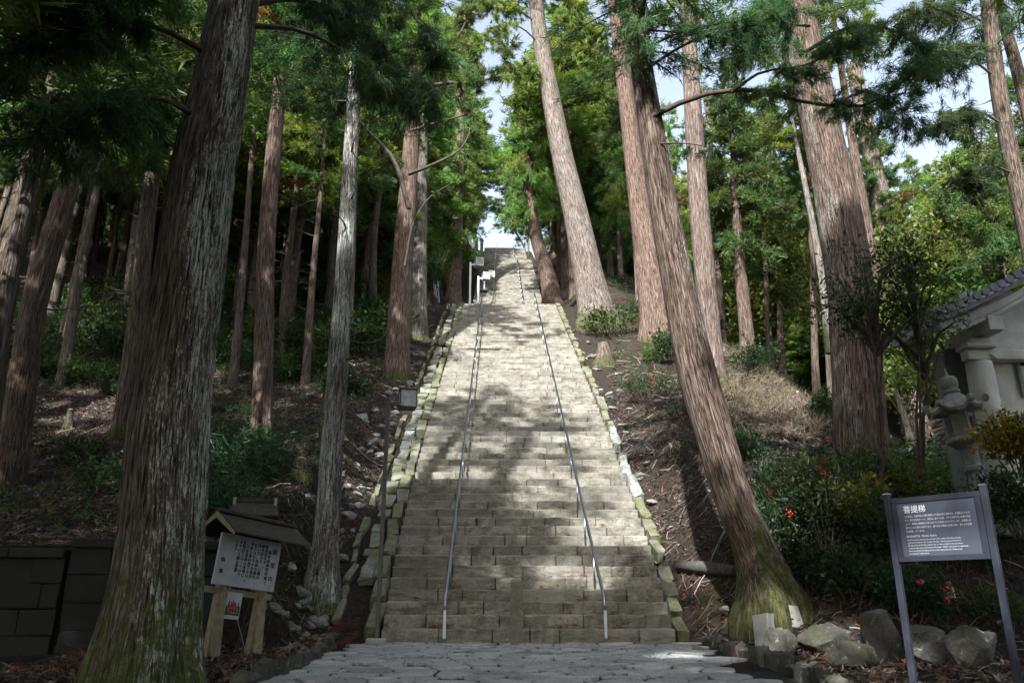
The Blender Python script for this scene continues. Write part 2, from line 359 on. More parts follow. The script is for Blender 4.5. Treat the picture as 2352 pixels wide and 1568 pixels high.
def leafmat():
    t = NT('leaf'); c = t.attr('col', out='Color'); r = t.rnd()
    hsv = t.n('ShaderNodeHueSaturation'); t.l(c, hsv.inputs['Color']); t.l(t.math('ADD', 0.72, t.math('MULTIPLY', r, 0.5)), hsv.inputs['Value'])
    t.l(t.math('ADD', 0.485, t.math('MULTIPLY', r, 0.03)), hsv.inputs['Hue'])
    d = t.n('ShaderNodeBsdfPrincipled'); t.l(hsv.outputs[0], d.inputs['Base Color']); d.inputs['Roughness'].default_value = 0.5; d.inputs['Specular IOR Level'].default_value = 0.3
    tr = t.n('ShaderNodeBsdfTranslucent'); t.l(t.mix(1.0, hsv.outputs[0], (1.4, 1.45, 0.85), 'MULTIPLY'), tr.inputs[0])
    mx = t.n('ShaderNodeMixShader'); mx.inputs[0].default_value = 0.46; t.l(d.outputs[0], mx.inputs[1]); t.l(tr.outputs[0], mx.inputs[2]); t.l(mx.outputs[0], t.out.inputs[0]); return t.m
M_LEAF = leafmat()
def colmat(name, rough=0.9):
    t = NT(name); t.pbr(t.attr('col', out='Color'), rough, 0, None, 0.15); return t.m
M_TWIG = colmat('dead_litter'); M_WOOD = flat('branch_wood', (0.062, 0.050, 0.040), 0.9, nz=0.4, sc_=8, bump=0.3)
M_DRYWOOD = flat('dry_branch_wood', (0.20, 0.17, 0.14), 0.9, nz=0.4, sc_=8, bump=0.3)
M_STUMPTOP = flat('cut_wood', (0.36, 0.27, 0.17), 0.85, nz=0.25, sc_=12)
def soil():
    t = NT('forest_floor'); g = t.geo()
    n1 = t.noise(g, 0.7, 6, 0.65); n2 = t.noise(g, 9, 6, 0.75, 0.5); n3 = t.noise(g, 45, 4, 0.7)
    c = t.ramp(n2, [(0.30, (0.011, 0.010, 0.009)), (0.5, (0.036, 0.030, 0.027)), (0.68, (0.085, 0.072, 0.064))])
    c = t.mix(t.ramp(n1, [(0.48, 0.0), (0.66, 0.55)]), c, t.ramp(n3, [(0.3, (0.035, 0.018, 0.014)), (0.7, (0.105, 0.058, 0.044))]))
    c = t.mix(t.ramp(t.noise(g, 0.35, 5, 0.6), [(0.55, 0.0), (0.70, 0.5)]), c, (0.030, 0.042, 0.014))
    t.pbr(c, 0.95, 0, t.bump(t.math('ADD', n2, t.math('MULTIPLY', n3, 0.4)), 1.0, 0.12), 0.1); return t.m
M_SOIL = soil()

# ------------------------------------------------------------------ ground
def grid(name, xs, ys, zf, mat, kind='structure'):
    X, Y = np.meshgrid(xs, ys); Z = zf(X, Y); nx, ny = len(xs), len(ys)
    me = bpy.data.meshes.new(name)
    i = (np.arange(ny - 1)[:, None] * nx + np.arange(nx - 1)[None]).ravel()
    F = np.stack([i, i + 1, i + nx + 1, i + nx], 1)
    me.vertices.add(nx * ny); me.vertices.foreach_set('co', np.stack([X, Y, Z], -1).astype(np.float32).ravel())
    me.loops.add(len(F) * 4); me.loops.foreach_set('vertex_index', F.astype(np.int32).ravel())
    me.polygons.add(len(F)); me.polygons.foreach_set('loop_start', np.arange(0, len(F) * 4, 4, dtype=np.int32)); me.polygons.foreach_set('loop_total', np.full(len(F), 4, np.int32))
    me.materials.append(mat); me.polygons.foreach_set('use_smooth', np.ones(len(F), bool)); me.update(calc_edges=True)
    o = link(name, me); tag(o, kind=kind); return o
def spaced(*seg):
    out = []
    for a, b, n in seg: out += list(np.linspace(a, b, n, endpoint=False))
    return np.array(out + [seg[-1][1]])
hillside = grid('hillside', spaced((-110, -22, 70), (-22, -3, 150), (-3, 3, 14), (3, 14, 100), (14, 130, 80)), spaced((-70, -8, 50), (-8, 14, 200), (14, 45, 160), (45, 200, 100)), H, M_SOIL)
tag(hillside, 'steep forest floor of brown leaf litter rising behind the stone wall', None)

# ------------------------------------------------------------------ crazy paving in front of the stairs
def clip(poly, mid, nrm):
    out = []
    for i in range(len(poly)):
        a, b = poly[i], poly[(i + 1) % len(poly)]
        da, db = (a - mid) @ nrm, (b - mid) @ nrm
        if da <= 0: out.append(a)
        if da * db < 0: out.append(a + (b - a) * (da / (da - db)))
    return out
def voronoi(seeds, x0, x1, y0, y1, gap, sx=1.0):
    cells = []
    for i, s in enumerate(seeds):
        poly = [np.array(p, float) for p in ((x0, y0), (x1, y0), (x1, y1), (x0, y1))]
        dd = np.linalg.norm(seeds - s, axis=1)
        for j in np.argsort(dd)[1:26]:
            n = seeds[j] - s; n = n / np.linalg.norm(n)
            poly = clip(poly, (s + seeds[j]) / 2 - n * gap / 2, n)
            if len(poly) < 3: break
        if len(poly) >= 3: cells.append((s, poly))
    return cells
path = grid('stone_path', np.linspace(-4.6, 4.4, 30), np.linspace(-32, 0.3, 60), lambda x, y: 0.0224 * np.minimum(y, 0) - 0.028 + 0.01 * fbm(x * 2, y * 2, 3), M_SOIL)
tag(path, 'grey irregular flagstone path with earthy joints leading to the stairs')
rg = np.random.default_rng(21); seeds = []
for yy in np.arange(-14.2, 0.0, 0.50):
    for xx in np.arange(-4.5 + (0.42 if int(round(yy / 0.5)) % 2 else 0), 4.4, 0.84):
        seeds.append((xx + rg.uniform(-.26, .26), yy + rg.uniform(-.17, .17)))
seeds = np.array(seeds)
for s, poly in voronoi(seeds, -4.45, 4.25, -14.5, -0.02, 0.05):
    s = np.mean(poly, axis=0); xl = -4.25 - 0.0 * s[1]; xr = 4.05 + 0.085 * s[1]
    if s[0] < xl or s[0] > xr: continue
    pts = []
    for i in range(len(poly)):                                   # knock the corners off each flag
        a, b, c = poly[i - 1], poly[i], poly[(i + 1) % len(poly)]
        pts += [b + (a - b) * 0.16, b + (c - b) * 0.16]
    zt = 0.0224 * s[1] + rg.uniform(-0.006, 0.030); tx, ty = rg.uniform(-.03, .03), rg.uniform(-.04, .04)
    mb = MB(); n = len(pts)
    z = lambda p: zt + tx * (p[0] - s[0]) + ty * (p[1] - s[1])
    top = [(s[0] + (p[0] - s[0]) * 0.90, s[1] + (p[1] - s[1]) * 0.88, z(p)) for p in pts]
    mid = [(s[0] + (p[0] - s[0]) * 0.985, s[1] + (p[1] - s[1]) * 0.98, z(p) - 0.014) for p in pts]
    bot = [(p[0], p[1], z(p) - 0.07) for p in pts]
    mb.add(top + mid + bot, [tuple(range(n))] + [(n + k, n + (k + 1) % n, (k + 1) % n, k) for k in range(n)] + [(2 * n + k, 2 * n + (k + 1) % n, n + (k + 1) % n, n + k) for k in range(n)])
    link('paving_stone', mb.mesh('paving_stone', M_PAVE), path)

# ------------------------------------------------------------------ stairs
NR = 69; RISE = 22.2 / NR; TREAD = 35.8 / NR
rs = np.random.default_rng(5)
def block_mesh():
    mb = MB(); d, h, b = 0.68, RISE + 0.02, 0.022
    xs = [-.5, -.485, -.3, -.1, .12, .3, .485, .5]; v = []; f = []
    for i, x in enumerate(xs):
        e = 0.012 if i in (0, 7) else 0
        j = rs.normal(0, 0.012, 4)
        v += [(x, 0.002 + j[0] + e, 0), (x, j[1] + e, h - b - abs(j[1]) - e), (x, b * 0.9 + abs(j[2]) * 1.6 + e, h - 0.35 * abs(j[2]) - e), (x, d, h + j[3] * 0.5 - e), (x, d, 0)]
    for i in range(7):
        for k in range(5): f.append((i * 5 + k, (i + 1) * 5 + k, (i + 1) * 5 + (k + 1) % 5, i * 5 + (k + 1) % 5))
    f += [(0, 1, 2, 3, 4), (39, 38, 37, 36, 35)]
    return mb.add(v, f)
BLK = [block_mesh() for _ in range(10)]; BLKM = [b.mesh('step_block', M_STEP) for b in BLK]
stairs = empty('stone_staircase', (0, 0, 0), 'steep worn tan stone staircase climbing from the flagstone path up the hill', 'staircase')
def course(i, y, z, w, cb):
    x = -w / 2
    while x < w / 2 - 0.02:
        bw = rs.uniform(0.6, 2.0)
        if w / 2 - x - bw < 0.5: bw = w / 2 - x
        cb(x + bw / 2, y + rs.normal(0, 0.020), z - 0.02 + rs.normal(0, 0.008), bw - rs.uniform(0.008, 0.03), int(rs.integers(10)))
        x += bw
far = MB(); cnt = 0
for i in range(NR):
    y, z = i * TREAD, i * RISE
    if cnt < 288:
        def cb(x, y, z, w, k):
            o = link('step_block', BLKM[k], stairs, (x, y, z)); o.scale = (w, 1, 1); o.rotation_euler = (rs.normal(0, .006), rs.normal(0, .005), rs.normal(0, .006))
            global cnt; cnt += 1
    else:
        def cb(x, y, z, w, k): far.add([(p[0] * w + x, p[1] + y, p[2] + z) for p in BLK[k].v], BLK[k].f)
    course(i, y, z, Wst(y), cb)
o = far.build('upper_step_blocks', M_STEP, stairs); tag(o, kind='stuff')
mb = MB(); mb.box((0, 38.2, 22.08), (7.2, 4.8, 0.2)); mb.build('landing_slab', M_STEP, stairs)
upstairs = empty('upper_stone_stairs', (0, 40.5, 22.2), 'pale sunlit upper flights of stone stairs narrowing towards the white sky', 'staircase')
for nm, y0, z0, y1, z1 in (('middle_flight_blocks', 40.5, 22.2, 72.5, 42.04), ('top_flight_blocks', 76.5, 42.04, 98, 55.3)):
    far = MB(); n = int(round((z1 - z0) / RISE))
    for i in range(n):
        def cb(x, y, z, w, k): far.add([(p[0] * w + x, p[1] + y, p[2] + z) for p in BLK[k].v], BLK[k].f)
        course(i, y0 + (y1 - y0) * i / n, z0 + (z1 - z0) * i / n, 6.5, cb)
    tag(far.build(nm, M_STEP, upstairs), kind='stuff')
mb = MB(); mb.box((0, 74.4, 41.9), (6.2, 4.6, 0.22)); mb.box((0, 101, 55.15), (6.2, 6.4, 0.22)); mb.build('landing_slab', M_STEP, upstairs)

# kerbs, slab strip, drain beside the stairs
def kslope(y): return S(y)
def kerb(root, x_of, w, hgt, n, mat, y0, y1, name='kerb_stone', up=0.10, skip=.05, jit=1.0):
    ys = np.linspace(y0, y1, n + 1); ys[1:-1] += rs.uniform(-.12, .12, n - 1)
    for a, b in zip(ys[:-1], ys[1:]):
        if rs.random() < skip: continue
        L = math.hypot(b - a, S(b) - S(a)) - 0.025; mb = MB()
        M = Matrix.Rotation(math.atan2(S(b) - S(a), b - a) + rs.normal(0, .035), 3, 'X') @ Matrix.Rotation(rs.normal(0, .05), 3, 'Y') @ Matrix.Rotation(rs.normal(0, .05), 3, 'Z')
        mb.box((0, 0, 0), (w * rs.uniform(.72, 1.12), L * rs.uniform(.86, 1.0), hgt), M, bev=0.035)
        mb.v = [tuple(np.array(p) + rs.normal(0, 0.024, 3)) for p in mb.v]
        m = (a + b) / 2; o = link(name, mb.mesh(name, mat), root, (x_of(m) + rs.normal(0, .03), m, S(m) + RISE * 0.62 + up - hgt / 2 + rs.normal(0, .03)))
kl = empty('left_stair_kerb', (-3.9, 0, 0), 'mossy stone kerb with pale lichen edging the stairs on the lamp post side', 'kerb')
kl.location = (0, 0, 0)
kerb(kl, lambda y: -Wst(y) / 2 - 0.19, 0.34, 0.42, 36, M_KERB, 0.15, 36.4)
ks = empty('slab_gutter', (0, 0, 0), 'sloping strip of flat pale slabs between the mossy kerb and the dark drain', 'gutter')
kerb(ks, lambda y: -Wst(y) / 2 - 0.66, 0.46, 0.22, 62, M_SLAB, 0.5, 36.0, 'gutter_slab', -0.02, .16)
ke = empty('drain_edging', (0, 0, 0), 'thin mossy stone edging along the outer side of the dark stair drain', 'kerb')
kerb(ke, lambda y: -Wst(y) / 2 - 1.17, 0.18, 0.30, 44, M_KERB, 0.6, 36.0, 'edging_stone', -0.03, .2)
kr = empty('right_stair_kerb', (0, 0, 0), 'kerb patched with white lichen along the stair side below the leaning cedar', 'kerb')
kerb(kr, lambda y: Wst(y) / 2 + 0.18, 0.34, 0.42, 10, M_KERB, 0.1, 6.6)
kerb(kr, lambda y: Wst(y) / 2 + 0.18, 0.34, 0.42, 7, M_KERBW, 6.6, 12.5)
kerb(kr, lambda y: Wst(y) / 2 + 0.18, 0.32, 0.42, 26, M_KERB, 12.5, 36.4)

# ------------------------------------------------------------------ handrails
def handrail(name, x, y0, y1, label, group, plate=True, hh=0.93, step=2.08):
    n = max(2, int(round((y1 - y0) / step))); root = empty(name, (x, y0, S(y0)), label, 'handrail', group)
    L = lambda y: S(max(y, 0)) + 0.62 * 0.26
    pts = [(x, y0, L(y0) + hh - 0.22), (x, y0, L(y0) + hh - 0.06), (x, y0 + 0.06, L(y0) + hh)] + [(x, y, L(y) + hh) for y in np.linspace(y0 + 0.4, y1, n * 2)]
    pts = [(x, y0, S(y0) + hh - 0.15), (x, y0 + 0.01, S(y0) + hh - 0.02), (x, y0 + 0.1, L(y0) + hh)] + pts[3:]
    pts += [(x, y1 + 0.12, pts[-1][2] - 0.03), (x, y1 + 0.14, pts[-1][2] - 0.2)]
    MB().tube(pts, 0.039, 12).build('rail', M_STEEL, root, True)
    for k, y in enumerate(np.linspace(y0, y1, n + 1)):
        zb = S(y) - 0.05; MB().tube([(x, y, zb), (x, y, (S(y0) + hh - 0.1) if k == 0 else L(y) + hh)], 0.027, 8).build('post', M_STEEL, root, True)
    if plate:
        mb = MB(); mb.box((x, y0 - 0.03, S(y0) + 0.44), (0.075, 0.014, 0.66), bev=0.004); mb.build('plate', M_PALEPOLE, root)
handrail('handrail', -2.08, -0.12, 35.5, 'long shiny steel handrail on the lamp post side of the lower stairs', 'steel stair handrails')
handrail('handrail', 1.90, -0.12, 35.5, 'long shiny steel handrail on the leaning cedar side of the lower stairs', 'steel stair handrails')
for x, nm in ((-1.45, 'pole side'), (1.25, 'temple side')):
    handrail('handrail', x, 40.6, 45.0, 'short steel rail at the foot of the upper stairs, ' + nm, 'steel stair handrails', False)
    handrail('handrail', x + 0.1, 45.6, 72.0, 'far steel handrail up the middle flight of the upper stairs, ' + nm, 'steel stair handrails', False)
    handrail('handrail', x + 0.1, 76.4, 97.8, 'farthest steel handrail on the top flight against the sky, ' + nm, 'steel stair handrails', False)

# ------------------------------------------------------------------ stone posts on the stairs
def stone_post(x, y, w, h, label, z=None):
    z = S(y) - 0.05 if z is None else z
    mb = MB(); b = 0.02
    prof = [(w / 2, 0), (w / 2, h - 0.05), (w / 2 - 0.04, h)]
    v = []; f = []
    for hw, zz in prof: v += [(x - hw, y - hw * .8, z + zz), (x + hw, y - hw * .8, z + zz), (x + hw, y + hw * .8, z + zz), (x - hw, y + hw * .8, z + zz)]
    for i in range(2):
        for k in range(4): f.append((i * 4 + k, i * 4 + (k + 1) % 4, i * 4 + 4 + (k + 1) % 4, i * 4 + 4 + k))
    f += [(8, 9, 10, 11), (3, 2, 1, 0)]
    o = mb.add(v, f).build('stone_post', M_POSTS); tag(o, label, 'post', 'short square stone posts'); return o
stone_post(-0.30, -0.34, 0.31, 1.55, 'square weathered stone post standing at the centre of the bottom step')
stone_post(0.06, 40.2, 0.42, 1.75, 'square stone post on the landing at the foot of the upper stairs', 22.15)
for i, (x, lb) in enumerate(((-3.9, 'pale upright marker post beside the top flight, nearer the trees'), (-3.2, 'pale upright marker post touching the top flight edge'))):
    mb = MB(); mb.box((x, 77, 44.6), (0.42, 0.42, 5.2), bev=0.05); tag(mb.build('marker_post', M_CUT), lb, 'post', 'pale marker posts by the top flight')

# ------------------------------------------------------------------ lamp posts
def lamp_post(x, y, z, h, label, w=0.10, mat=None, s=1.0, glass=None):
    r = empty('lamp_post', (x, y, z), label, 'lamp post', 'flood lamp posts beside the stairs'); mat = mat or M_POLE
    MB().box((x, y, z + 0.03), (0.5 * s, 0.42 * s, 0.2), bev=0.03).build('base_stone', M_CUT, r)
    MB().box((x, y, z + h / 2), (w, w, h), bev=0.008).build('pole', mat, r)
    MB().box((x + 0.16 * s, y, z + h - 0.14 * s), (0.26 * s, 0.06, 0.09 * s)).build('arm', mat, r)
    c = Vector((x + 0.50 * s, y, z + h - 0.03 * s)); a, b = 0.42 * s, 0.46 * s
    M = Matrix.Rotation(math.radians(14), 3, 'Z')
    hd = MB(); t = 0.03 * s
    for sx in (-1, 1):
        for sy in (-1, 1): hd.box(c + M @ Vector((sx * (a / 2), sy * (a / 2), 0)), (t, t, b), M)
        for sz in (-1, 1):
            hd.box(c + M @ Vector((0, sx * a / 2, sz * b / 2)), (a + t * 1.02, t * 1.04, t), M); hd.box(c + M @ Vector((sx * a / 2, 0, sz * b / 2)), (t * 0.96, a - t, t), M)
    hd.box(c + M @ Vector((0, 0, b / 2 + 0.024 * s)), (a + .05 * s, a + .05 * s, 0.02 * s), M)
    head = hd.build('lamp_head', mat, r)
    for k, (dx, dy) in enumerate(((0, -1), (0, 1), (1, 0), (-1, 0))):
        g = MB(); g.box(c + M @ Vector((dx * (a / 2 - .004), dy * (a / 2 - .004), 0)), (a - t if dy else 0.008, a - t if dx else 0.008, b - t), M); g.build('glass_pane', glass or M_LAMP, head)
    g = MB(); g.box(c + Vector((0, 0, -b / 2 + 0.004)), (a - t, a - t, 0.008), M); g.build('diffuser', M_CUT, head)
p = at(866, 1462, -0.35); top = at(892, 915, -0.35)
lamp_post(p[0], -0.35, 0.0, top[2], 'tall dark square lamp post with boxy glass head at the foot of the stairs')
for (px, py, tpx, tpy, Y, lb) in ((1079, 705, 1084, 600, 37.5, 'pale grey lamp post nearest the landing, tallest of the far three'), (1098, 697, 1101, 632, 45, 'pale grey lamp post second up beside the middle flight'), (1112, 665, 1113, 628, 52, 'pale grey lamp post highest up beside the middle flight')):
    a, b = at(px, py, Y), at(tpx, tpy, Y)
    lamp_post(a[0], Y, a[2] - 0.1, b[2] - a[2], lb, 0.16, M_PALEPOLE, 1.35, M_CUT)

# ------------------------------------------------------------------ foliage
def unit(a): return a / np.maximum(np.linalg.norm(a, axis=-1, keepdims=True), 1e-9)
def blades(rng, P, D, n, L, w, spread, col, jit=0.08, colj=0.18):
    N = len(P); P2 = np.repeat(P, n, 0) + rng.normal(0, jit, (N * n, 3)); d = unit(np.repeat(D, n, 0) + rng.normal(0, spread, (N * n, 3)))
    s = unit(np.cross(d, rng.normal(0, 1, (N * n, 3)))); l = L * rng.uniform(.55, 1.25, (N * n, 1)); ww = w * rng.uniform(.7, 1.3, (N * n, 1))
    V = np.stack([P2 - s * ww / 2, P2 + s * ww / 2, P2 + d * l], 1).reshape(-1, 3)
    c = np.repeat(np.repeat(col, n, 0) * rng.uniform(1 - colj, 1 + colj, (N * n, 1)), 3, 0); return V, c
def leaves(rng, P, D, n, L, w, spread, col, jit=0.1, colj=0.25):
    N = len(P); P2 = np.repeat(P, n, 0) + rng.normal(0, jit, (N * n, 3)); d = unit(np.repeat(D, n, 0) + rng.normal(0, spread, (N * n, 3)))
    s = unit(np.cross(d, rng.normal(0, 1, (N * n, 3)))); l = L * rng.uniform(.45, 1.5, (N * n, 1)); ww = w * rng.uniform(.6, 1.35, (N * n, 1))
    nn = np.cross(d, s)
    V = np.stack([P2, P2 + d * l * .45 - s * ww / 2 + nn * l * .06, P2 + d * l - nn * l * 0.1, P2 + d * l * .45 + s * ww / 2 + nn * l * .06], 1).reshape(-1, 3)
    c = np.repeat(np.repeat(col, n, 0) * rng.uniform(1 - colj, 1 + colj, (N * n, 1)), 4, 0); return V, c
def cedar_crown(seed, Hc, R, nbr, tuft, nb, L, w, green, low=0.5, droop=0.35, rise=0.25, keep=1.0):
    rng = np.random.default_rng(seed); P = []; D = []; C = []; wood = MB()
    for b in range(nbr):
        t = rng.random() ** 0.9; z = t * Hc; prof = (low + (1 - low) * min(1, t / 0.25)) * (1 - max(0, t - 0.2) / 0.8) ** 0.75 + 0.06
        ln = R * prof * rng.uniform(.6, 1.2); az = rng.uniform(0, 2 * math.pi); ca, sa = math.cos(az), math.sin(az)
        dr = droop * rng.uniform(.4, 1.5); ri = rise * rng.uniform(.2, 1.5)
        cv = lambda s: np.stack([ca * ln * s, sa * ln * s, z + ln * (ri * s - dr * s * s)], -1)
        wood.tube([cv(np.float64(s)) for s in (0, .35, .7, 1.0)], [0.045 * ln / R + .015, .032, .02, .006], 3, cap=False)
        k = max(3, int(tuft * ln / R * rng.uniform(.7, 1.2))); s = rng.uniform(.18, 1.04, k) ** .75
        nsub = max(2, int(ln * 1.6)); sub = rng.uniform(-1, 1, (nsub, 3)) * np.array([.30, .30, .20]) * ln * .62
        pos = cv(s) + sub[rng.integers(nsub, size=k)] * (0.35 + s[:, None] * .6) + rng.normal(0, .10, (k, 3))
        d = np.stack([ca * .7 + np.zeros(k), sa * .7 + np.zeros(k), rng.uniform(-.55, .55, k)], -1) + rng.normal(0, .35, (k, 3))
        g = np.array(green) * rng.uniform(.7, 1.3) * np.array([rng.uniform(.8, 1.35), 1, rng.uniform(.7, 1.1)])
        if rng.random() < .012: g = np.array([.13, .065, .03])
        P.append(pos); D.append(unit(d)); C.append(np.repeat(g[None], k, 0) * rng.uniform(.8, 1.2, (k, 1)))
    P = np.concatenate(P); D = np.concatenate(D); C = np.concatenate(C)
    V, c = blades(rng, P, D, nb, L, w, .55, C); return tri_mesh('crown', V, M_LEAF, c, wood, M_WOOD)
CH = 16.0; CR = 3.3
G1 = (0.078, 0.146, 0.053); G2 = (0.135, 0.212, 0.062); G3 = (0.042, 0.092, 0.050)
CROWN = [cedar_crown(101, CH, CR, 105, 34, 10, .46, .075, G1), cedar_crown(102, CH, CR, 90, 32, 10, .46, .075, G2, droop=.5),
         cedar_crown(103, CH, CR, 120, 34, 10, .44, .072, G1, low=.7), cedar_crown(104, CH, CR, 72, 30, 10, .50, .075, G2, low=.35)]
NEARCROWN = [cedar_crown(111, CH, CR, 74, 42, 15, .36, .030, G3), cedar_crown(112, CH, CR, 66, 42, 15, .36, .030, G3, low=.8, droop=.55)]
FULL = [cedar_crown(121, CH, CR, 190, 30, 10, .46, .08, G2, low=.95, droop=.45), cedar_crown(122, CH, CR, 170, 30, 10, .46, .08, G1, low=.9, droop=.6)]
def broad_crown(seed, Hc, R, nleafc, nl, L, w, cols, wood_n=26):
    rng = np.random.default_rng(seed); wood = MB(); P = []; D = []; C = []
    lob = [(rng.normal(0, R * .42), rng.normal(0, R * .42), Hc * rng.uniform(.2, .85), R * rng.uniform(.32, .6)) for _ in range(16)]
    for (x, y, z, r) in lob:
        wood.tube([(0, 0, max(0, z - r * 1.6 - Hc * .12)), (x * .5, y * .5, z - r * .6), (x, y, z)], [.07, .04, .015], 4, cap=False)
        k = nleafc // 16; d = unit(rng.normal(0, 1, (k, 3))); rr = r * rng.uniform(.35, 1.05, (k, 1))
        P.append(np.array([x, y, z]) + d * rr * np.array([1, 1, .75])); D.append(d); C.append(np.array(cols[rng.integers(len(cols))])[None] * rng.uniform(.7, 1.3, (k, 1)))
    V, c = leaves(rng, np.concatenate(P), np.concatenate(D), nl, L, w, .9, np.concatenate(C)); return tri_mesh('crown', V, M_LEAF, c, wood, M_WOOD, 4)
BROAD = [broad_crown(131, 9, 4, 2600, 6, .26, .15, [(.10, .13, .03), (.13, .15, .035), (.08, .12, .035)]), broad_crown(132, 9, 4, 2600, 6, .24, .14, [(.06, .10, .035), (.09, .12, .03), (.16, .16, .04)])]

# ------------------------------------------------------------------ trunks
def spline(pts, n):
    P = np.array([p[0] for p in pts]); r = np.array([p[1] for p in pts]); t = np.concatenate([[0], np.cumsum(np.linalg.norm(np.diff(P, axis=0), axis=1))])
    # Catmull-Rom through the points, resampled
    tt = np.linspace(0, t[-1], n); out = []
    m = np.gradient(P, t, axis=0)
    for s in tt:
        i = min(max(int(np.searchsorted(t, s)) - 1, 0), len(t) - 2); h = t[i + 1] - t[i]; u = (s - t[i]) / h
        out.append((2 * u ** 3 - 3 * u ** 2 + 1) * P[i] + (u ** 3 - 2 * u * u + u) * h * m[i] + (-2 * u ** 3 + 3 * u * u) * P[i + 1] + (u ** 3 - u * u) * h * m[i + 1])
    return np.array(out), np.interp(tt, t, r), tt
def trunk_mesh(pts, seed=0, N=20, rings=40, flare=0.5, relief=0.03, off=(0, 0, 0), flare_h=0.7, z0=None):
    rng = np.random.default_rng(seed); C, R, T = spline(pts, rings)
    A = np.linspace(0, 2 * math.pi, N, endpoint=False); ph = rng.uniform(0, 6.28, 6)
    V = np.zeros((rings, N, 3)); BK = np.zeros((rings, N, 3)); HG = np.zeros((rings, N))
    for i in range(rings):
        hgt = max(C[i, 2] - (pts[0][0][2] + 0.4 if z0 is None else z0), 0)
        fl = math.exp(-hgt / flare_h)
        r = R[i] * (1 + flare * fl * (1 + .55 * np.sin(A * 5 + ph[0]) * .6 + .35 * np.sin(A * 8 + ph[1])))
        r = r * (1 + 0.03 * np.sin(A * 2 + ph[2] + T[i] * .2) + .02 * np.sin(A * 3 + ph[3] - T[i] * .33))
        if relief: 
            q = vnoise(A * N / 12.6 * 0.9 + ph[4], np.full(N, T[i] * .5)) + .6 * vnoise(A * N / 6.28 * 0.9 + ph[5], np.full(N, T[i] * .8))
            r = r * (1 + relief * q)
        V[i, :, 0] = C[i, 0] + np.cos(A) * r; V[i, :, 1] = C[i, 1] + np.sin(A) * r; V[i, :, 2] = C[i, 2]
        r0 = R[min(i + 0, rings - 1)]; BK[i, :, 0] = np.cos(A) * max(r0, .25); BK[i, :, 1] = np.sin(A) * max(r0, .25); BK[i, :, 2] = T[i] + seed * 7.3; HG[i] = hgt
    me = bpy.data.meshes.new('trunk'); f = []
    for i in range(rings - 1):
        for k in range(N): f.append((i * N + k, i * N + (k + 1) % N, (i + 1) * N + (k + 1) % N, (i + 1) * N + k))
    me.from_pydata([(p[0] - off[0], p[1] - off[1], p[2] - off[2]) for p in V.reshape(-1, 3)], [], f)
    me.attributes.new('bk', 'FLOAT_VECTOR', 'POINT').data.foreach_set('vector', BK.astype(np.float32).ravel())
    me.attributes.new('hgt', 'FLOAT', 'POINT').data.foreach_set('value', HG.astype(np.float32).ravel())
    me.materials.append(M_BARK); me.polygons.foreach_set('use_smooth', [True] * len(f)); me.update(); return me, C, R
def barkprops(o, red=0.3, lichen=0.2, moss=0.5, lside=0.0, grey=0.0):
    o['red'] = float(red) * .72; o['lichen'] = float(lichen); o['moss'] = float(moss); o['lside'] = float(lside); o['grey'] = float(grey)
def bough(mb, rng, P, D, C, pts, rad, green, n=60, hang=.3, size=.5):
    """a wood branch through pts with sprays of foliage along its outer part"""
    Q, R_, T = spline([(np.array(p, float), r) for p, r in zip(pts, np.linspace(rad, rad * .25, len(pts)))], 10)
    mb.tube(Q, list(R_), 5, cap=False)
    for k in range(n):
        s = rng.uniform(.25, 1.0) ** .7; q = Q[min(9, int(s * 9.99))]; dv = unit(Q[min(9, int(s * 9.99) )] - Q[max(0, int(s * 9.99) - 1)] + 1e-6)
        side = rng.normal(0, 1, 3) * np.array([1, 1, .6]); side = side / np.linalg.norm(side); ln = size * rng.uniform(.4, 1.8)
        e = q + side * ln + np.array([0, 0, -hang * ln]); mb.tube([q, (q + e) / 2 + np.array([0, 0, .06 * ln]), e], [.012, .008, .003], 3, cap=False)
        m = 7; u = rng.uniform(.25, 1.05, (m, 1)); P.append(q + (e - q) * u + rng.normal(0, .05, (m, 3))); d = (e - q) / ln + np.array([0, 0, -hang * .8]); D.append(np.repeat(unit(d)[None], m, 0))
        g = np.array(green) * rng.uniform(.65, 1.35) * np.array([rng.uniform(.85, 1.3), 1, rng.uniform(.75, 1.1)]); C.append(np.repeat(g[None], m, 0))
def dead_branches(root, C, R, rng, n, z0, z1, ln, name='dead_branch'):
    zs = C[:, 2]
    for k in range(n):
        mb = MB(); z = rng.uniform(z0, z1); i = int(np.argmin(abs(zs - z))); p = C[i]; az = rng.uniform(0, 6.28); d = np.array([math.cos(az), math.sin(az), rng.uniform(-.1, .35)])
        l = ln * rng.uniform(.25, 1.2); q = [p + d * R[i] * .8]
        for s in range(4): d = unit(d + rng.normal(0, .16, 3) + np.array([0, 0, .10])); q.append(q[-1] + d * l / 4)
        mb.tube(q, [.035, .028, .02, .013, .005], 4, cap=False)
        if l > .8:
            for s in (2, 3): e = unit(d + rng.normal(0, .5, 3)); mb.tube([q[s], q[s] + e * l * .22, q[s] + unit(e + rng.normal(0, .3, 3)) * l * .42], [.014, .009, .003], 3, cap=False)
        mb.build(name, M_WOOD, root)
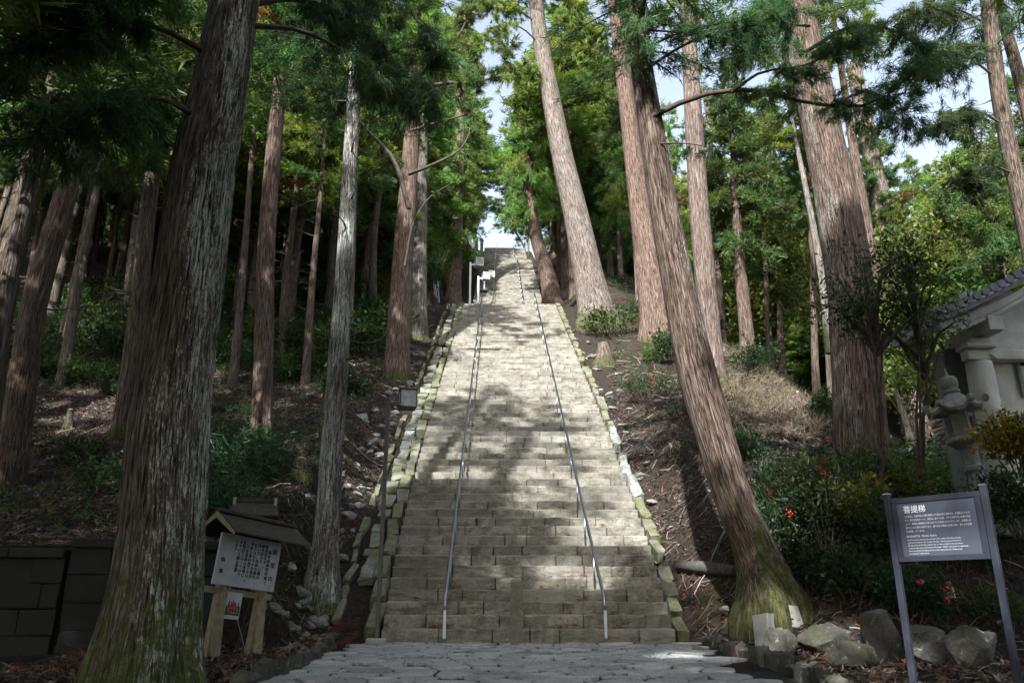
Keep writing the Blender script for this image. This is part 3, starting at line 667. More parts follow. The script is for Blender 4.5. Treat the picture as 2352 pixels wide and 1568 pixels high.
def tree(label, base, pts, Htot, crown=None, cz=0.5, cr=1.0, cpy=None, N=24, flare=.26, relief=.03, seed=1, Y=None, rings=44, group=None, dead=0, dz=None, flare_h=.7, lean_y=0.0, name='cedar_tree', **bp):
    b = ground(*base) if Y is None else np.array([at(base[0], base[1], Y)[0], Y, 0.0])
    if Y is not None: b[2] = at(base[0], base[1], Y)[2]
    Y = b[1]; P = [(np.array([b[0], b[1], b[2] - .4]), 0)]; sink = 1.0 if b[1] > 0 else .5
    for (px, py, w) in pts:
        q = at(px, py, Y); q = at(px, py, Y + lean_y * (q[2] - b[2])); P.append((q, w / 2 * depth(q) / FPX))
    P = [(P[0][0] - np.array([0, 0, sink]), P[1][1] * 1.05)] + [p for p in P[1:] if p[0][2] > b[2] + .1]
    d = unit(P[-1][0] - P[-2][0]); zt = b[2] + Htot; last = P[-1]
    if last[0][2] < zt - 1.5:
        k = (zt - last[0][2]) / max(d[2], .5); d2 = unit(d * .5 + np.array([0, 0, .5]))
        P.append((last[0] + d * k * .4, last[1] * .72)); P.append((last[0] + d * k * .4 + d2 * k * .6, .05))
    root = empty(name, b, label, 'tree', group)
    me, C, R = trunk_mesh(P, seed, N, rings, flare, relief, off=b, flare_h=flare_h, z0=b[2]); o = link('trunk', me, root); barkprops(o, **bp)
    z0 = b[2] + Htot * cz if cpy is None else at(pts[-1][0], cpy, Y)[2]
    if crown is not None:
        i = int(np.argmin(abs(C[:, 2] - z0))); hc = zt - z0; c = link('crown', crown, root, C[i] - b); ax = unit(C[-1] - C[i])
        c.rotation_euler = Vector(ax).to_track_quat('Z', 'X').to_euler(); c.rotation_euler.rotate_axis('Z', seed * 1.7); c.scale = (cr, cr, (hc + 1.0) / CH)
    if dead: dead_branches(root, C, R, np.random.default_rng(seed + 50), dead, (b[2] + 3) if dz is None else b[2] + dz[0], z0 + 1 if dz is None else b[2] + dz[1], 1.6 * cr)
    return root, C, R
FT = 'tall cedars in the forest beside the stairs'
T1, C1, R1 = tree('giant cedar with white lichen streaks and mossy base beside the notice board', (330, 1592), [(330, 1560, 215), (352, 1400, 196), (372, 1200, 180), (385, 1000, 172), (425, 700, 152), (470, 380, 133), (505, 200, 118), (540, 0, 100)], 31, NEARCROWN[1], .47, 1.35, N=110, rings=150, flare=.26, flare_h=.9, relief=.085, seed=2, Y=-8.6, group=FT, red=.08, lichen=.52, moss=3.4, lside=.42, grey=.12)
tree('dark cedar trunk leaning in at the upper picture corner behind wall', (-40, 1000), [(-30, 900, 66), (10, 640, 60), (95, 330, 56), (150, 130, 52), (190, 0, 48)], 27, CROWN[0], .52, 1.2, seed=3, group=FT, dead=10, red=.1, lichen=.25, moss=.8)
tree('cedar with pale flaky bark leaning right at the far left edge', (15, 1120), [(25, 1060, 62), (55, 850, 58), (75, 720, 54), (150, 450, 48), (205, 200, 42)], 25, CROWN[2], .5, 1.1, seed=4, group=FT, dead=8, red=.45, lichen=.35, moss=.6)
tree('sunlit pale trunk behind the two dark leaning cedars at far left', (96, 797), [(98, 780, 38), (142, 596, 33), (187, 400, 28), (235, 200, 24)], 26, CROWN[0], .45, 1.0, seed=5, group=FT, dead=8, red=.35, lichen=.2, grey=.4)
tree('dark slim cedar just left of the giant lichen cedar', (280, 1002), [(284, 960, 44), (314, 730, 40), (340, 480, 36), (362, 310, 33), (400, 0, 27)], 26, CROWN[2], .5, 1.0, seed=6, group=FT, dead=10, red=.25, lichen=.1, moss=.7)
tree('thin pale cedar trunk behind the dark slim cedar', (291, 705), [(293, 690, 24), (308, 560, 21), (322, 440, 19), (345, 250, 16)], 25, CROWN[1], .42, 1.0, seed=7, group=FT, dead=6, red=.4, lichen=.1, grey=.4)
tree('straight red brown cedar right of the giant lichen cedar', (600, 1030), [(600, 1000, 47), (606, 800, 44), (612, 560, 41), (625, 380, 36), (650, 120, 30)], 25, CROWN[2], .58, .95, seed=8, group=FT, dead=12, red=.6, lichen=.1, moss=1.0, lside=.5)
tree('slender cedar behind the straight red brown cedar', (557, 716), [(559, 690, 24), (568, 580, 22), (575, 480, 20), (590, 250, 16)], 25, CROWN[1], .42, 1.0, seed=9, group=FT, dead=6, red=.5, lichen=.05)
tree('thin sunlit cedar right of the straight red brown cedar', (650, 732), [(653, 700, 20), (668, 520, 18), (680, 380, 15)], 23, CROWN[0], .45, .9, seed=10, group=FT, dead=6, red=.6, lichen=.05)
tree('short slim cedar trunk in the middle of the wooded slope', (727, 637), [(727, 620, 17), (730, 470, 15), (735, 330, 12)], 24, CROWN[3], .4, 1.0, seed=11, group=FT, dead=4, red=.35, lichen=.05)
tree('pale grey lichen covered cedar between notice board and lamp post', (738, 1382), [(738, 1350, 72), (748, 1240, 56), (765, 1000, 50), (783, 750, 45), (795, 560, 40), (808, 300, 33), (822, 80, 28)], 24, NEARCROWN[0], .62, 1.0, N=48, rings=80, flare=.30, seed=12, group=FT, dead=7, red=.12, lichen=.72, moss=.5, lside=-.1, grey=.5)
tree('slim sunlit pale cedar trunk beside the far bushes', (853, 622), [(854, 600, 17), (860, 450, 15), (866, 300, 12)], 24, CROWN[1], .4, .9, seed=13, group=FT, dead=4, red=.55, lichen=.1, grey=.3)
T13, C13, R13 = tree('thick red based cedar with bare crooked branches behind the lamp', (912, 862), [(913, 820, 58), (920, 680, 50), (932, 500, 42), (945, 320, 35), (952, 180, 29)], 24, CROWN[2], .62, .95, N=32, seed=14, group=FT, red=.55, lichen=.1, moss=.4, dead=5)
tree('grey cedar standing close behind the thick red based cedar', (960, 772), [(960, 750, 42), (963, 620, 36), (966, 480, 32), (970, 260, 25)], 25, CROWN[0], .55, .95, seed=15, group=FT, red=.2, lichen=.25, grey=.5, moss=.3, dead=5)
tree('straight pinkish cedar at the stair edge below the far lamps', (1040, 702), [(1041, 680, 35), (1047, 560, 29), (1054, 400, 25), (1058, 150, 20)], 33, CROWN[3], .68, .8, N=28, seed=16, group=FT, red=.75, lichen=.1, grey=.1, dead=4)
tree('dark red cedar curving out over the upper stairs', (1274, 703), [(1268, 680, 46), (1248, 600, 36), (1232, 545, 31), (1215, 430, 26), (1197, 230, 20)], 24, FULL[0], .35, .75, N=28, seed=17, group=FT, red=.6, lichen=.1, moss=.6, flare=.2)
T17, C17, R17 = tree('leaning pale cedar with mossy foot towering right beside the stairs', (1376, 748), [(1370, 720, 82), (1350, 620, 66), (1322, 490, 58), (1300, 400, 54), (1265, 220, 43), (1242, 90, 36), (1230, 0, 32)], 37, FULL[0], .77, 1.2, N=48, rings=80, flare=.25, seed=18, group=FT, red=.62, lichen=.2, moss=1.3, lside=.2, grey=.45)
tree('reddish cedar half hidden behind the dark leaning front cedar', (1512, 775), [(1508, 740, 74), (1488, 600, 58), (1465, 440, 48), (1443, 260, 40), (1415, 30, 31)], 36, CROWN[3], .70, 1.1, N=40, seed=19, group=FT, red=.78, lichen=.15, moss=.3, dead=5)
tree('grey trunk peeking out left of the reddish cedar', (1473, 702), [(1471, 680, 22), (1464, 560, 19), (1455, 400, 16)], 24, CROWN[0], .5, .9, seed=20, group=FT, red=.1, grey=.8, lichen=.2)
T19, C19, R19 = tree('big dark cedar with a bent leaning trunk and moss covered foot', (1785, 1415), [(1775, 1370, 130), (1740, 1270, 100), (1700, 1180, 92), (1648, 1020, 92), (1605, 870, 92), (1588, 800, 86), (1555, 640, 74), (1520, 450, 64), (1492, 270, 55), (1470, 120, 46), (1462, 0, 40)], 25, NEARCROWN[0], .58, 1.1, N=72, rings=130, flare=.45, flare_h=.6, relief=.045, seed=21, group=FT, red=.35, lichen=.36, moss=3.6, lside=.25)
tree('straight pinkish cedar right of the dark leaning front cedar', (1640, 872), [(1638, 840, 48), (1625, 700, 46), (1608, 500, 44), (1595, 300, 41), (1582, 90, 36)], 33, CROWN[3], .66, 1.1, N=32, seed=22, group=FT, red=.7, lichen=.15, grey=.2, dead=4)
T21, C21, R21 = tree('massive dark ribbed cedar above the berry shrubs', (1980, 1052), [(1978, 1000, 112), (1970, 850, 106), (1958, 700, 101), (1928, 500, 95), (1888, 300, 86), (1848, 100, 77), (1828, 0, 72)], 30, NEARCROWN[0], .60, 1.2, N=72, rings=110, flare=.08, relief=.06, seed=23, group=FT, red=.45, lichen=.25, moss=.3, lside=-.3)
tree('slimmer pale cedar just right of the massive ribbed cedar', (2114, 1012), [(2110, 990, 52), (2085, 900, 46), (2062, 780, 43), (2045, 640, 43), (2025, 470, 42), (1998, 340, 38), (1960, 150, 32)], 29, CROWN[0], .66, 1.0, N=36, seed=24, group=FT, red=.55, lichen=.2, grey=.35)
tree('thin crooked pale trunk left of the massive ribbed cedar', (1900, 760), [(1897, 720, 16), (1885, 620, 16), (1868, 520, 14), (1850, 430, 12)], 22, CROWN[1], .55, .8, seed=25, Y=24, group=FT, red=.3, grey=.7)
tree('bushy cedar with low foliage beyond the bank crest', (1720, 822), [(1717, 790, 33), (1708, 700, 29), (1700, 620, 26), (1690, 450, 18)], 21, FULL[1], .34, .9, seed=26, Y=26, group=FT, red=.4, lichen=.05)
tree('dark slim trunk behind the slimmer pale cedar', (2010, 640), [(2005, 600, 24), (1985, 480, 22), (1965, 370, 20), (1945, 240, 16)], 26, CROWN[1], .5, .9, seed=27, Y=20, group=FT, red=.4)
T25, C25, R25 = tree('forked looking cedar at the upper right edge of the view', (2400, 700), [(2375, 600, 42), (2335, 420, 38), (2300, 250, 36), (2268, 0, 30)], 26, NEARCROWN[0], .42, 1.0, seed=28, Y=6, group=FT, red=.2, lichen=.3, dead=8)
tree('dark twin stem leaning in at the upper right corner', (2420, 500), [(2400, 420, 30), (2360, 250, 28), (2325, 120, 26), (2290, 0, 22)], 26, CROWN[0], .45, .9, seed=29, Y=9, group=FT, red=.15, lichen=.2, dead=6)
for k, (px, py, w, Y) in enumerate(((1765, 830, 12, 34), (1795, 830, 15, 38), (1875, 905, 17, 27), (1905, 900, 12, 30), (1300, 640, 20, 52), (1350, 660, 14, 60))):
    tree(['thin dark trunk just right of the bushy cedar beyond the bank', 'second thin dark trunk right of the bushy cedar beyond the bank', 'thin dark trunk touching the dry grass crest beyond the bank', 'thinnest dark trunk left of the massive ribbed cedar foot', 'slim dark trunk right of the cedar curving over the upper stairs', 'thin trunk seen right behind the leaning pale cedar'][k], (px, py), [(px - 1, py - 30, w), (px - 6, py - 200, w * .85), (px - 14, py - 400, w * .65)], 22, CROWN[k % 4], .5, .8, N=12, rings=14, seed=30 + k, Y=Y, group='thin dark trunks beyond the bank', red=.2, lichen=.05)

# near boughs that reach into the picture
def boughs(root, name, specs, green, seed, nb=14, L=.26, w=.022):
    rng = np.random.default_rng(seed); mb = MB(); P = []; D = []; C = []
    for pts, rad, n, hang, size in specs: bough(mb, rng, P, D, C, pts, rad, green, n, hang, size)
    V, c = blades(rng, np.concatenate(P), np.concatenate(D), nb, L, w, .5, np.concatenate(C), jit=.05)
    off = np.array(root.location); mb.v = [tuple(np.array(p) - off) for p in mb.v]
    link(name, tri_mesh(name, V - off, M_LEAF, c, mb, M_WOOD), root)
A = at
boughs(T1, 'lower_boughs', [([A(560, 15, -8.6), A(680, 0, -7.6), A(800, 40, -6.5), A(900, 130, -5.5)], .07, 55, 1.0, .55), ([A(565, 60, -8.6), A(690, 70, -8), A(850, 150, -7), A(985, 190, -6)], .06, 55, 1.0, .5),
      ([A(570, -60, -8.6), A(760, -30, -7), A(930, 20, -6), A(1020, 120, -5.5)], .06, 50, .9, .5), ([A(470, 280, -8.8), A(380, 230, -9.4), A(250, 240, -10), A(120, 300, -10.2)], .06, 60, .5, .55),
      ([A(490, 130, -8.8), A(350, 60, -9.5), A(180, 60, -10), A(30, 120, -10)], .06, 70, .5, .6), ([A(520, 0, -8.8), A(330, -60, -10), A(120, -40, -10.5)], .06, 60, .5, .6)], (.058, .118, .058), 61)
boughs(T19, 'lower_boughs', [([A(1498, 268, -2.6), A(1600, 222, -2.8), A(1750, 208, -3), A(1860, 238, -3.2), A(2010, 236, -3.4), A(2085, 180, -3.4)], .085, 50, .25, .5), ([A(1680, 212, -2.9), A(1740, 170, -3.2), A(1850, 150, -3.4), A(1960, 90, -3.5)], .05, 45, .2, .5),
      ([A(1490, 240, -2.6), A(1470, 130, -3.2), A(1455, 0, -3.6)], .06, 30, .4, .5), ([A(1480, 160, -2.6), A(1600, 90, -3), A(1720, 60, -3.2), A(1830, 20, -3.4)], .05, 40, .3, .5), ([A(1510, 330, -2.6), A(1580, 330, -3), A(1650, 345, -3.4)], .03, 4, .2, .2)], (.058, .118, .058), 62)
boughs(T21, 'lower_boughs', [([A(1850, 120, -.1), A(1960, 60, -1), A(2090, 90, -1.5), A(2150, 160, -1.6)], .07, 55, .5, .6), ([A(1880, 260, -.1), A(1990, 210, -1), A(2090, 270, -1.6)], .06, 45, .5, .55), ([A(1860, 60, -.1), A(1760, 60, -1), A(1690, 130, -1.4)], .05, 60, .5, .5)], (.058, .118, .058), 63)
boughs(T25, 'lower_boughs', [([A(2310, 290, 6), A(2230, 250, 5.4), A(2150, 290, 5)], .06, 60, .5, .7), ([A(2290, 180, 6), A(2200, 120, 5.4), A(2120, 130, 5)], .06, 80, .5, .8), ([A(2275, 60, 6), A(2190, 20, 5.4), A(2090, 30, 5)], .06, 80, .5, .8), ([A(2330, 400, 6), A(2270, 380, 5.4), A(2220, 420, 5)], .05, 50, .5, .6)], (.045, .085, .04), 65, nb=12, L=.32, w=.03)
Y7 = T17.location.y
boughs(T17, 'upper_boughs', [([A(1248, 110, Y7), A(1190, 60, Y7 - 1), A(1120, 70, Y7 - 2), A(1080, 120, Y7 - 2)], .08, 70, .5, .9), ([A(1240, 60, Y7), A(1170, 10, Y7 - 1), A(1100, 0, Y7 - 2)], .08, 70, .5, .9), ([A(1262, 190, Y7), A(1220, 150, Y7 - 1), A(1160, 170, Y7 - 2)], .06, 50, .5, .8), ([A(1268, 120, Y7), A(1330, 70, Y7 - .5), A(1390, 80, Y7 - 1)], .06, 50, .5, .8)], (.13, .18, .05), 66, nb=12, L=.42, w=.05)
boughs(T13, 'bare_branches', [([A(940, 480, 16), A(900, 360, 15.5), A(835, 290, 15), A(790, 230, 15)], .15, 8, .2, .4), ([A(938, 400, 16), A(990, 380, 15.5), A(1060, 340, 15), A(1085, 290, 15)], .11, 6, .2, .4), ([A(950, 240, 16), A(1000, 195, 15.5), A(1080, 190, 15), A(1140, 175, 15), A(1170, 110, 15)], .13, 40, .2, .5),
      ([A(950, 215, 16), A(1000, 150, 15.5), A(1055, 80, 15), A(1090, 0, 15)], .13, 40, .2, .5), ([A(945, 300, 16), A(1010, 280, 15.5), A(1085, 260, 15)], .09, 8, .2, .3), ([A(930, 610, 16), A(955, 500, 15.4), A(990, 450, 15), A(1040, 420, 15)], .08, 3, .1, .3)], (0.07, .115, .04), 64, nb=10, L=.4, w=.05)

# ------------------------------------------------------------------ forest: further cedars, shared meshes
TR = []
for k in range(5):
    r0 = np.random.default_rng(300 + k); b = [(np.array([0, 0, -1.0]), .34), (np.array([0, 0, 0.3]), .33)]
    for z in (6, 12, 18, 24): b.append((np.array([r0.normal(0, .02) * z, r0.normal(0, .02) * z, z]), .33 * (1 - z / 27)))
    TR.append((trunk_mesh(b, 300 + k, 12, 18, .3, .02)[0], b))
def deadset(seed):
    rng = np.random.default_rng(seed); mb = MB()
    for k in range(16):
        z = rng.uniform(4, 12.5); az = rng.uniform(0, 6.28); d = np.array([math.cos(az), math.sin(az), rng.uniform(-.25, .3)]); q = [np.array([0, 0, z]) + d * .2]; l = rng.uniform(.5, 2.0)
        for s in range(3): d = unit(d + rng.normal(0, .18, 3)); q.append(q[-1] + d * l / 3)
        mb.tube(q, [.03, .022, .014, .005], 3, cap=False)
    return mb.mesh('dead_branches', M_WOOD)
DEAD = [deadset(350 + k) for k in range(4)]
placed = []
def forest(label, group, n, xr, yr, seed, crowns, cz=(.38, .52), hs=(20, 29), cr=(.8, 1.15), mind=3.2, ok=None, name='cedar_tree', red=(.2, .7)):
    rng = np.random.default_rng(seed); tries = 0; made = 0
    while made < n and tries < n * 60:
        tries += 1; x, y = rng.uniform(*xr), rng.uniform(*yr)
        if ok and not ok(x, y): continue
        if any((x - a) ** 2 + (y - b) ** 2 < mind ** 2 for a, b in placed): continue
        placed.append((x, y)); z = h1(x, y); k = int(rng.integers(5)); hh = rng.uniform(*hs); s = rng.uniform(.6, 1.1)
        r = empty(name, (x, y, z), label, 'tree', group); t = link('trunk', TR[k][0], r); t.scale = (s, s, hh / 24); t.rotation_euler[2] = rng.uniform(0, 6.28)
        barkprops(t, rng.uniform(*red), rng.uniform(0, .35), .5, 0, rng.uniform(0, .5))
        f = rng.uniform(*cz); c = link('crown', crowns[int(rng.integers(len(crowns)))], r, (0, 0, hh * f)); q = rng.uniform(*cr); c.scale = (q, q, hh * (1 - f) * 1.06 / CH); c.rotation_euler[2] = rng.uniform(0, 6.28)
        if y > 0: dbr = link('dead_branches', DEAD[k % 4], r); dbr.scale = (1, 1, hh / 24); dbr.rotation_euler[2] = c.rotation_euler[2]; tag(dbr, kind='stuff')
        made += 1
for o in list(COL.objects):
    if o.name.startswith('cedar_tree'): placed.append((o.location.x, o.location.y))
def pxof(x, y, z):
    d = np.array([x, y, z]) - CAM; k = d @ Fv; return 1176 + FPX * (d @ Rv) / k, 784 - FPX * (d @ Uv) / k
forest('slender cedar among the dense forest on the slope behind the wall', 'dense forest cedars on the wall side', 96, (-50, -8.5), (25, 70), 71, CROWN, cz=(.30, .48), cr=(1.0, 1.4), mind=2.7, ok=lambda x, y: x < -8.5 - .02 * y and pxof(x, y, h1(x, y))[0] > -350)
forest('thin far cedar crowding the crest of the wooded slope', 'far crest cedars', 66, (-56, -9), (52, 90), 78, CROWN + FULL[1:], cz=(.03, .26), hs=(18, 25), cr=(.9, 1.3), mind=2.6, ok=lambda x, y: x < -9 and pxof(x, y, h1(x, y))[0] > -200)
forest('thin cedar trunk on the middle of the wooded slope', 'thin cedars on the mid slope', 16, (-30, -8.5), (16, 27), 79, CROWN, cz=(.42, .55), hs=(20, 26), cr=(.8, 1.1), mind=3.2, ok=lambda x, y: pxof(x, y, h1(x, y))[0] > -100)
forest('leafy low branched cedar beside the middle flight on the lamp side', 'leafy cedars by the upper stairs on the lamp side', 20, (-20, -8.4), (42, 100), 72, FULL, cz=(.06, .2), hs=(19, 27), cr=(.9, 1.25), mind=2.6, ok=lambda x, y: y < 70 or x < -7.5)
forest('leafy cedar beside the upper stairs on the temple side', 'leafy cedars by the upper stairs on the temple side', 22, (5.6, 20), (44, 100), 73, FULL + CROWN, cz=(.10, .35), hs=(19, 27), cr=(.9, 1.25), mind=2.6, ok=lambda x, y: y < 70 or x > 7.5)
forest('distant cedar on the lower ground beyond the bank crest', 'distant cedars beyond the bank crest', 58, (14, 78), (24, 100), 74, CROWN + FULL, cz=(.12, .4), hs=(18, 27), cr=(.9, 1.4), mind=3.6, ok=lambda x, y: x > 12 + .10 * y)
forest('low bushy cedar in the hollow beyond the bank', 'bushy cedars in the hollow', 18, (16, 48), (40, 98), 80, FULL, cz=(.02, .08), hs=(9, 15), cr=(1.0, 1.4), mind=3.0, ok=lambda x, y: 1400 < pxof(x, y, h1(x, y))[0] < 2300)
forest('shady cedar near the wall at the very edge of the view', 'cedars around the approach path', 11, (-34, -11.5), (-16, 10), 75, CROWN, cz=(.25, .4), cr=(1.2, 1.6), mind=4.0, ok=lambda x, y: pxof(x, y, h1(x, y))[0] < -60)
forest('unseen cedar beside the approach path, placed to shade the foreground', 'avenue cedars', 20, (-30, -6.5), (-52, -19), 76, CROWN, cz=(.3, .42), hs=(24, 30), cr=(1.2, 1.7), mind=4.2)
forest('unseen cedar beside the approach path, placed to shade the foreground', 'avenue cedars', 12, (6.5, 26), (-52, -17), 77, CROWN, cz=(.3, .42), hs=(22, 28), cr=(1.2, 1.6), mind=4.2)

def one_tree(label, group, x, y, hh, f, q, crown, s=1.1, k=0, **bp):
    z = h1(x, y); placed.append((x, y)); r = empty('cedar_tree', (x, y, z), label, 'tree', group); t = link('trunk', TR[k % 5][0], r); t.scale = (s, s, hh / 24); t.rotation_euler[2] = k * 1.3; barkprops(t, **bp)
    c = link('crown', crown, r, (0, 0, hh * f)); c.scale = (q, q, hh * (1 - f) * 1.06 / CH); c.rotation_euler[2] = k * 2.1
for k, (x, y, hh, f, q) in enumerate(((5.9, -18.4, 27, .34, 1.9), (6.0, -23, 28, .26, 1.8), (5.4, -28.5, 28, .3, 1.6), (9.5, -20, 26, .26, 1.6), (7.6, -13.6, 31, .44, 1.75), (11.6, -9.6, 29, .50, 1.6), (-5.4, -26, 28, .34, 1.6), (-9.2, -18.5, 27, .30, 1.6), (-12.5, -22, 28, .28, 1.6), (-8.0, -31, 29, .3, 1.6), (13.5, -12, 25, .35, 1.5))):  # out-of-view cedars added to shade the foreground and the right bank
    one_tree('unseen cedar beside the approach path, placed to shade the foreground', 'avenue cedars', x, y, hh, f, q, CROWN[k % 4], 1.4, k, red=.3, lichen=.3, moss=1.0)
for k, (x, y, hh, f, q, lb) in enumerate(((-9.4, 52, 26, .20, 1.45, 'broad leafy cedar overhanging the middle flight from the lamp side'), (-9.6, 63, 28, .28, 1.6, 'tall cedar arching over the stairs above the farthest lamp'), (-9.4, 80, 26, .30, 1.7, 'cedar closing the view beside the top flight, lamp side'), (5.6, 56, 28, .36, 1.8, 'tall leafy cedar arching over the middle flight from the temple side'), (5.8, 68, 28, .34, 1.9, 'cedar arching over the top flight from the temple side'), (9.8, 84, 26, .30, 1.7, 'cedar closing the view beside the top flight, temple side'), (-8.6, 43, 24, .30, 1.3, 'bright leafy cedar behind the straight pinkish cedar'), (-11, 36, 23, .26, 1.3, 'bright leafy cedar behind the grey cedar pair'), (-14.0, 37, 36, .45, 1.7, 'tall cedar whose bright crown rises behind the straight pinkish cedar'), (5.9, 46, 33, .46, 1.75, 'tall cedar whose bright crown closes the sky above the landing, temple side'))):
    one_tree(lb, 'leafy cedars framing the upper stairs', x, y, hh, f, q, (FULL + CROWN)[(0, 2, 1, 3, 0, 1, 0, 1, 0, 0)[k]], 1.2, k, red=.5, lichen=.1, moss=.4)
for k, (x, y, hh, f, q, lb) in enumerate(((-5.9, 48, 22, .14, .85, 'sunlit leafy cedar right behind the far lamp posts'), (-6.0, 55, 24, .12, .9, 'sunlit leafy cedar above the highest far lamp post'), (-6.2, 63, 24, .14, .9, 'leafy cedar halfway along the middle flight, lamp side'), (-6.6, 71, 22, .12, .85, 'leafy cedar at the upper end of the middle flight, lamp side'), (-5.6, 114, 36, .48, 1.9, 'cedar beyond the stair top closing the sky gap, lamp side'), (4.6, 116, 36, .48, 1.9, 'cedar beyond the stair top closing the sky gap, temple side'), (-8.6, 77, 34, .40, 1.8, 'tall cedar arching over the top flight from the lamp side'), (-10.2, 58, 36, .50, 1.8, 'tallest bright cedar behind the far lamp posts'))):
    one_tree(lb, 'leafy cedars framing the upper stairs', x, y, hh, f, q, FULL[0], .9, k + 3, red=.5, lichen=.1, moss=.4)
# ------------------------------------------------------------------ retaining wall on the left
rw = np.random.default_rng(40)
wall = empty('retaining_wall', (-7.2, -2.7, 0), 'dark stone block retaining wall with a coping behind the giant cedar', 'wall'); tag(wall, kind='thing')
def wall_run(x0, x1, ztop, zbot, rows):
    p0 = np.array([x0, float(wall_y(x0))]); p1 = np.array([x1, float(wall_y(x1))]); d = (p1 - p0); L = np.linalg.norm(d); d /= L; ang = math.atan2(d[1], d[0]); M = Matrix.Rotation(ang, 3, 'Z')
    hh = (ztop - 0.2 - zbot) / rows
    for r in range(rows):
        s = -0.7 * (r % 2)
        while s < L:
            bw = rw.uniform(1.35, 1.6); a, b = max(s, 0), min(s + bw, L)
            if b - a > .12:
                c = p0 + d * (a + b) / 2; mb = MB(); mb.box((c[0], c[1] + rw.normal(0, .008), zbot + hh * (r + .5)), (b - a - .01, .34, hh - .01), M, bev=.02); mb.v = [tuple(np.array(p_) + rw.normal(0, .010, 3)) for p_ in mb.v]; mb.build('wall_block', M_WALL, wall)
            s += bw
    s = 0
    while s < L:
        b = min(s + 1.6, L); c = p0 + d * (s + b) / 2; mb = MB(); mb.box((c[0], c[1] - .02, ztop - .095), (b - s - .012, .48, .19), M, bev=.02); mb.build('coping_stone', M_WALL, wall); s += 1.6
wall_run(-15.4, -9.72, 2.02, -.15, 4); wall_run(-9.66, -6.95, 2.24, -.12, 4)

# ------------------------------------------------------------------ rocks
import bmesh
_ico = {}
def ico(sub):
    if sub not in _ico:
        bm = bmesh.new(); bmesh.ops.create_icosphere(bm, subdivisions=sub, radius=1.0); _ico[sub] = (np.array([v.co[:] for v in bm.verts]), [tuple(v.index for v in f.verts) for f in bm.faces]); bm.free()
    return _ico[sub]
def rock(seed, sub, size, mat, planes=9, cut=.72, rough=.10, smooth=False):
    rng = np.random.default_rng(seed); v, f = ico(sub); v = v.copy()
    for k in range(planes):
        n = unit(rng.normal(0, 1, 3)); dd = cut * rng.uniform(.8, 1.2); e = np.maximum(0, v @ n - dd); v -= e[:, None] * n
    q = fbm(v[:, 0] * 2 + seed, v[:, 1] * 2 + v[:, 2] * 1.7, 3) + (.5 * fbm(v[:, 0] * 7 + v[:, 2] * 3 + seed, v[:, 1] * 7 - v[:, 2] * 6, 3) if sub > 3 else 0); v *= (1 + rough * q)[:, None]
    v = v / np.abs(v).max(0) * np.array(size) / 2
    mb = MB(); mb.add(v, f); return mb.mesh('rock', mat, smooth)
def boulder(box, label, seed, name='boulder', mat=None, dy=.75, cut=.75, rot=0, sub=5, planes=24):
    x0, y0, x1, y1 = box; b = ground((x0 + x1) / 2, y1 + 4); k = depth(b) / FPX; w, h = (x1 - x0) * k, (y1 - y0) * k * 1.12
    me = rock(seed, sub, (w, max(.3, w * dy), h), mat or M_BOULD, planes, cut * .9, .13, True)
    o = link(name, me, None, (b[0], b[1] + w * dy * .35, b[2] + h * .40)); o.rotation_euler = (0, rot, 0); tag(o, label, 'boulder' if name == 'boulder' else 'stone'); return o
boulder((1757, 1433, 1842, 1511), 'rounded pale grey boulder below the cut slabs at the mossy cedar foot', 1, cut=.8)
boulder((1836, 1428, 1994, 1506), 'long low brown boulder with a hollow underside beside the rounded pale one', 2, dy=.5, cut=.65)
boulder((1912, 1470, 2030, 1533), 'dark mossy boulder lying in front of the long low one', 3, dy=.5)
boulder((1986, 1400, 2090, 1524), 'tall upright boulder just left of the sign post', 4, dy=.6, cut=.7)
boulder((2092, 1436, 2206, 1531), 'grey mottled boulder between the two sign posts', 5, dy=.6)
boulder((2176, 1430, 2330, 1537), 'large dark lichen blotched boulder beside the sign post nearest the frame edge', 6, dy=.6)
def slab(px, py, size, rot, label):
    b = ground(px, py); mb = MB(); M = Matrix.Rotation(rot[2], 3, 'Z') @ Matrix.Rotation(rot[1], 3, 'Y') @ Matrix.Rotation(rot[0], 3, 'X')
    mb.box((b[0], b[1], b[2] + size[2] * .42), size, M, bev=.02); rgx = np.random.default_rng(int(px)); mb.v = [tuple(np.array(p) + rgx.normal(0, .008, 3)) for p in mb.v]
    tag(mb.build('cut_stone_block', M_CUT), label, 'stone')
slab(1820, 1440, (.55, .22, .48), (-.25, .10, .15), 'pale cut stone slab propped upright on the boulders')
slab(1762, 1480, (.30, .42, .66), (-.15, .12, .5), 'grey cut stone block leaning against the rounded boulder')
boulder((2288, 1418, 2306, 1432), 'tiny white stone perched on the large dark blotched boulder', 7, 'stone', M_CUT, .9, sub=2)
# path kerbs
def edge_stones(pts, w, h, name, label, mat, L=.45):
    root = empty(name, (0, 0, 0), label, 'kerb'); Q = np.array([ground(*p) for p in pts]); Q2, _, T = spline([(q, 0) for q in Q], 60)
    n = max(3, int(T[-1] / L)); ii = np.linspace(0, 59, n + 1).astype(int); rr = np.random.default_rng(len(pts) + n)
    for a, b in zip(ii[:-1], ii[1:]):
        p, q = Q2[a], Q2[b]; d = q - p; ln = np.linalg.norm(d[:2]); M = Matrix.Rotation(math.atan2(d[1], d[0]) + rr.normal(0, .06), 3, 'Z'); mb = MB()
        hh = h * rr.uniform(.6, 1.25); c = (p + q) / 2; mb.box((0, 0, 0), (ln * .95, w * rr.uniform(.8, 1.25), hh), M, bev=.03); mb.v = [tuple(np.array(v) + rr.normal(0, .028, 3)) for v in mb.v]
        link('kerb_stone', mb.mesh('kerb_stone', mat), root, (c[0], c[1], 0.0224 * min(c[1], 0) + hh / 2 - .08))
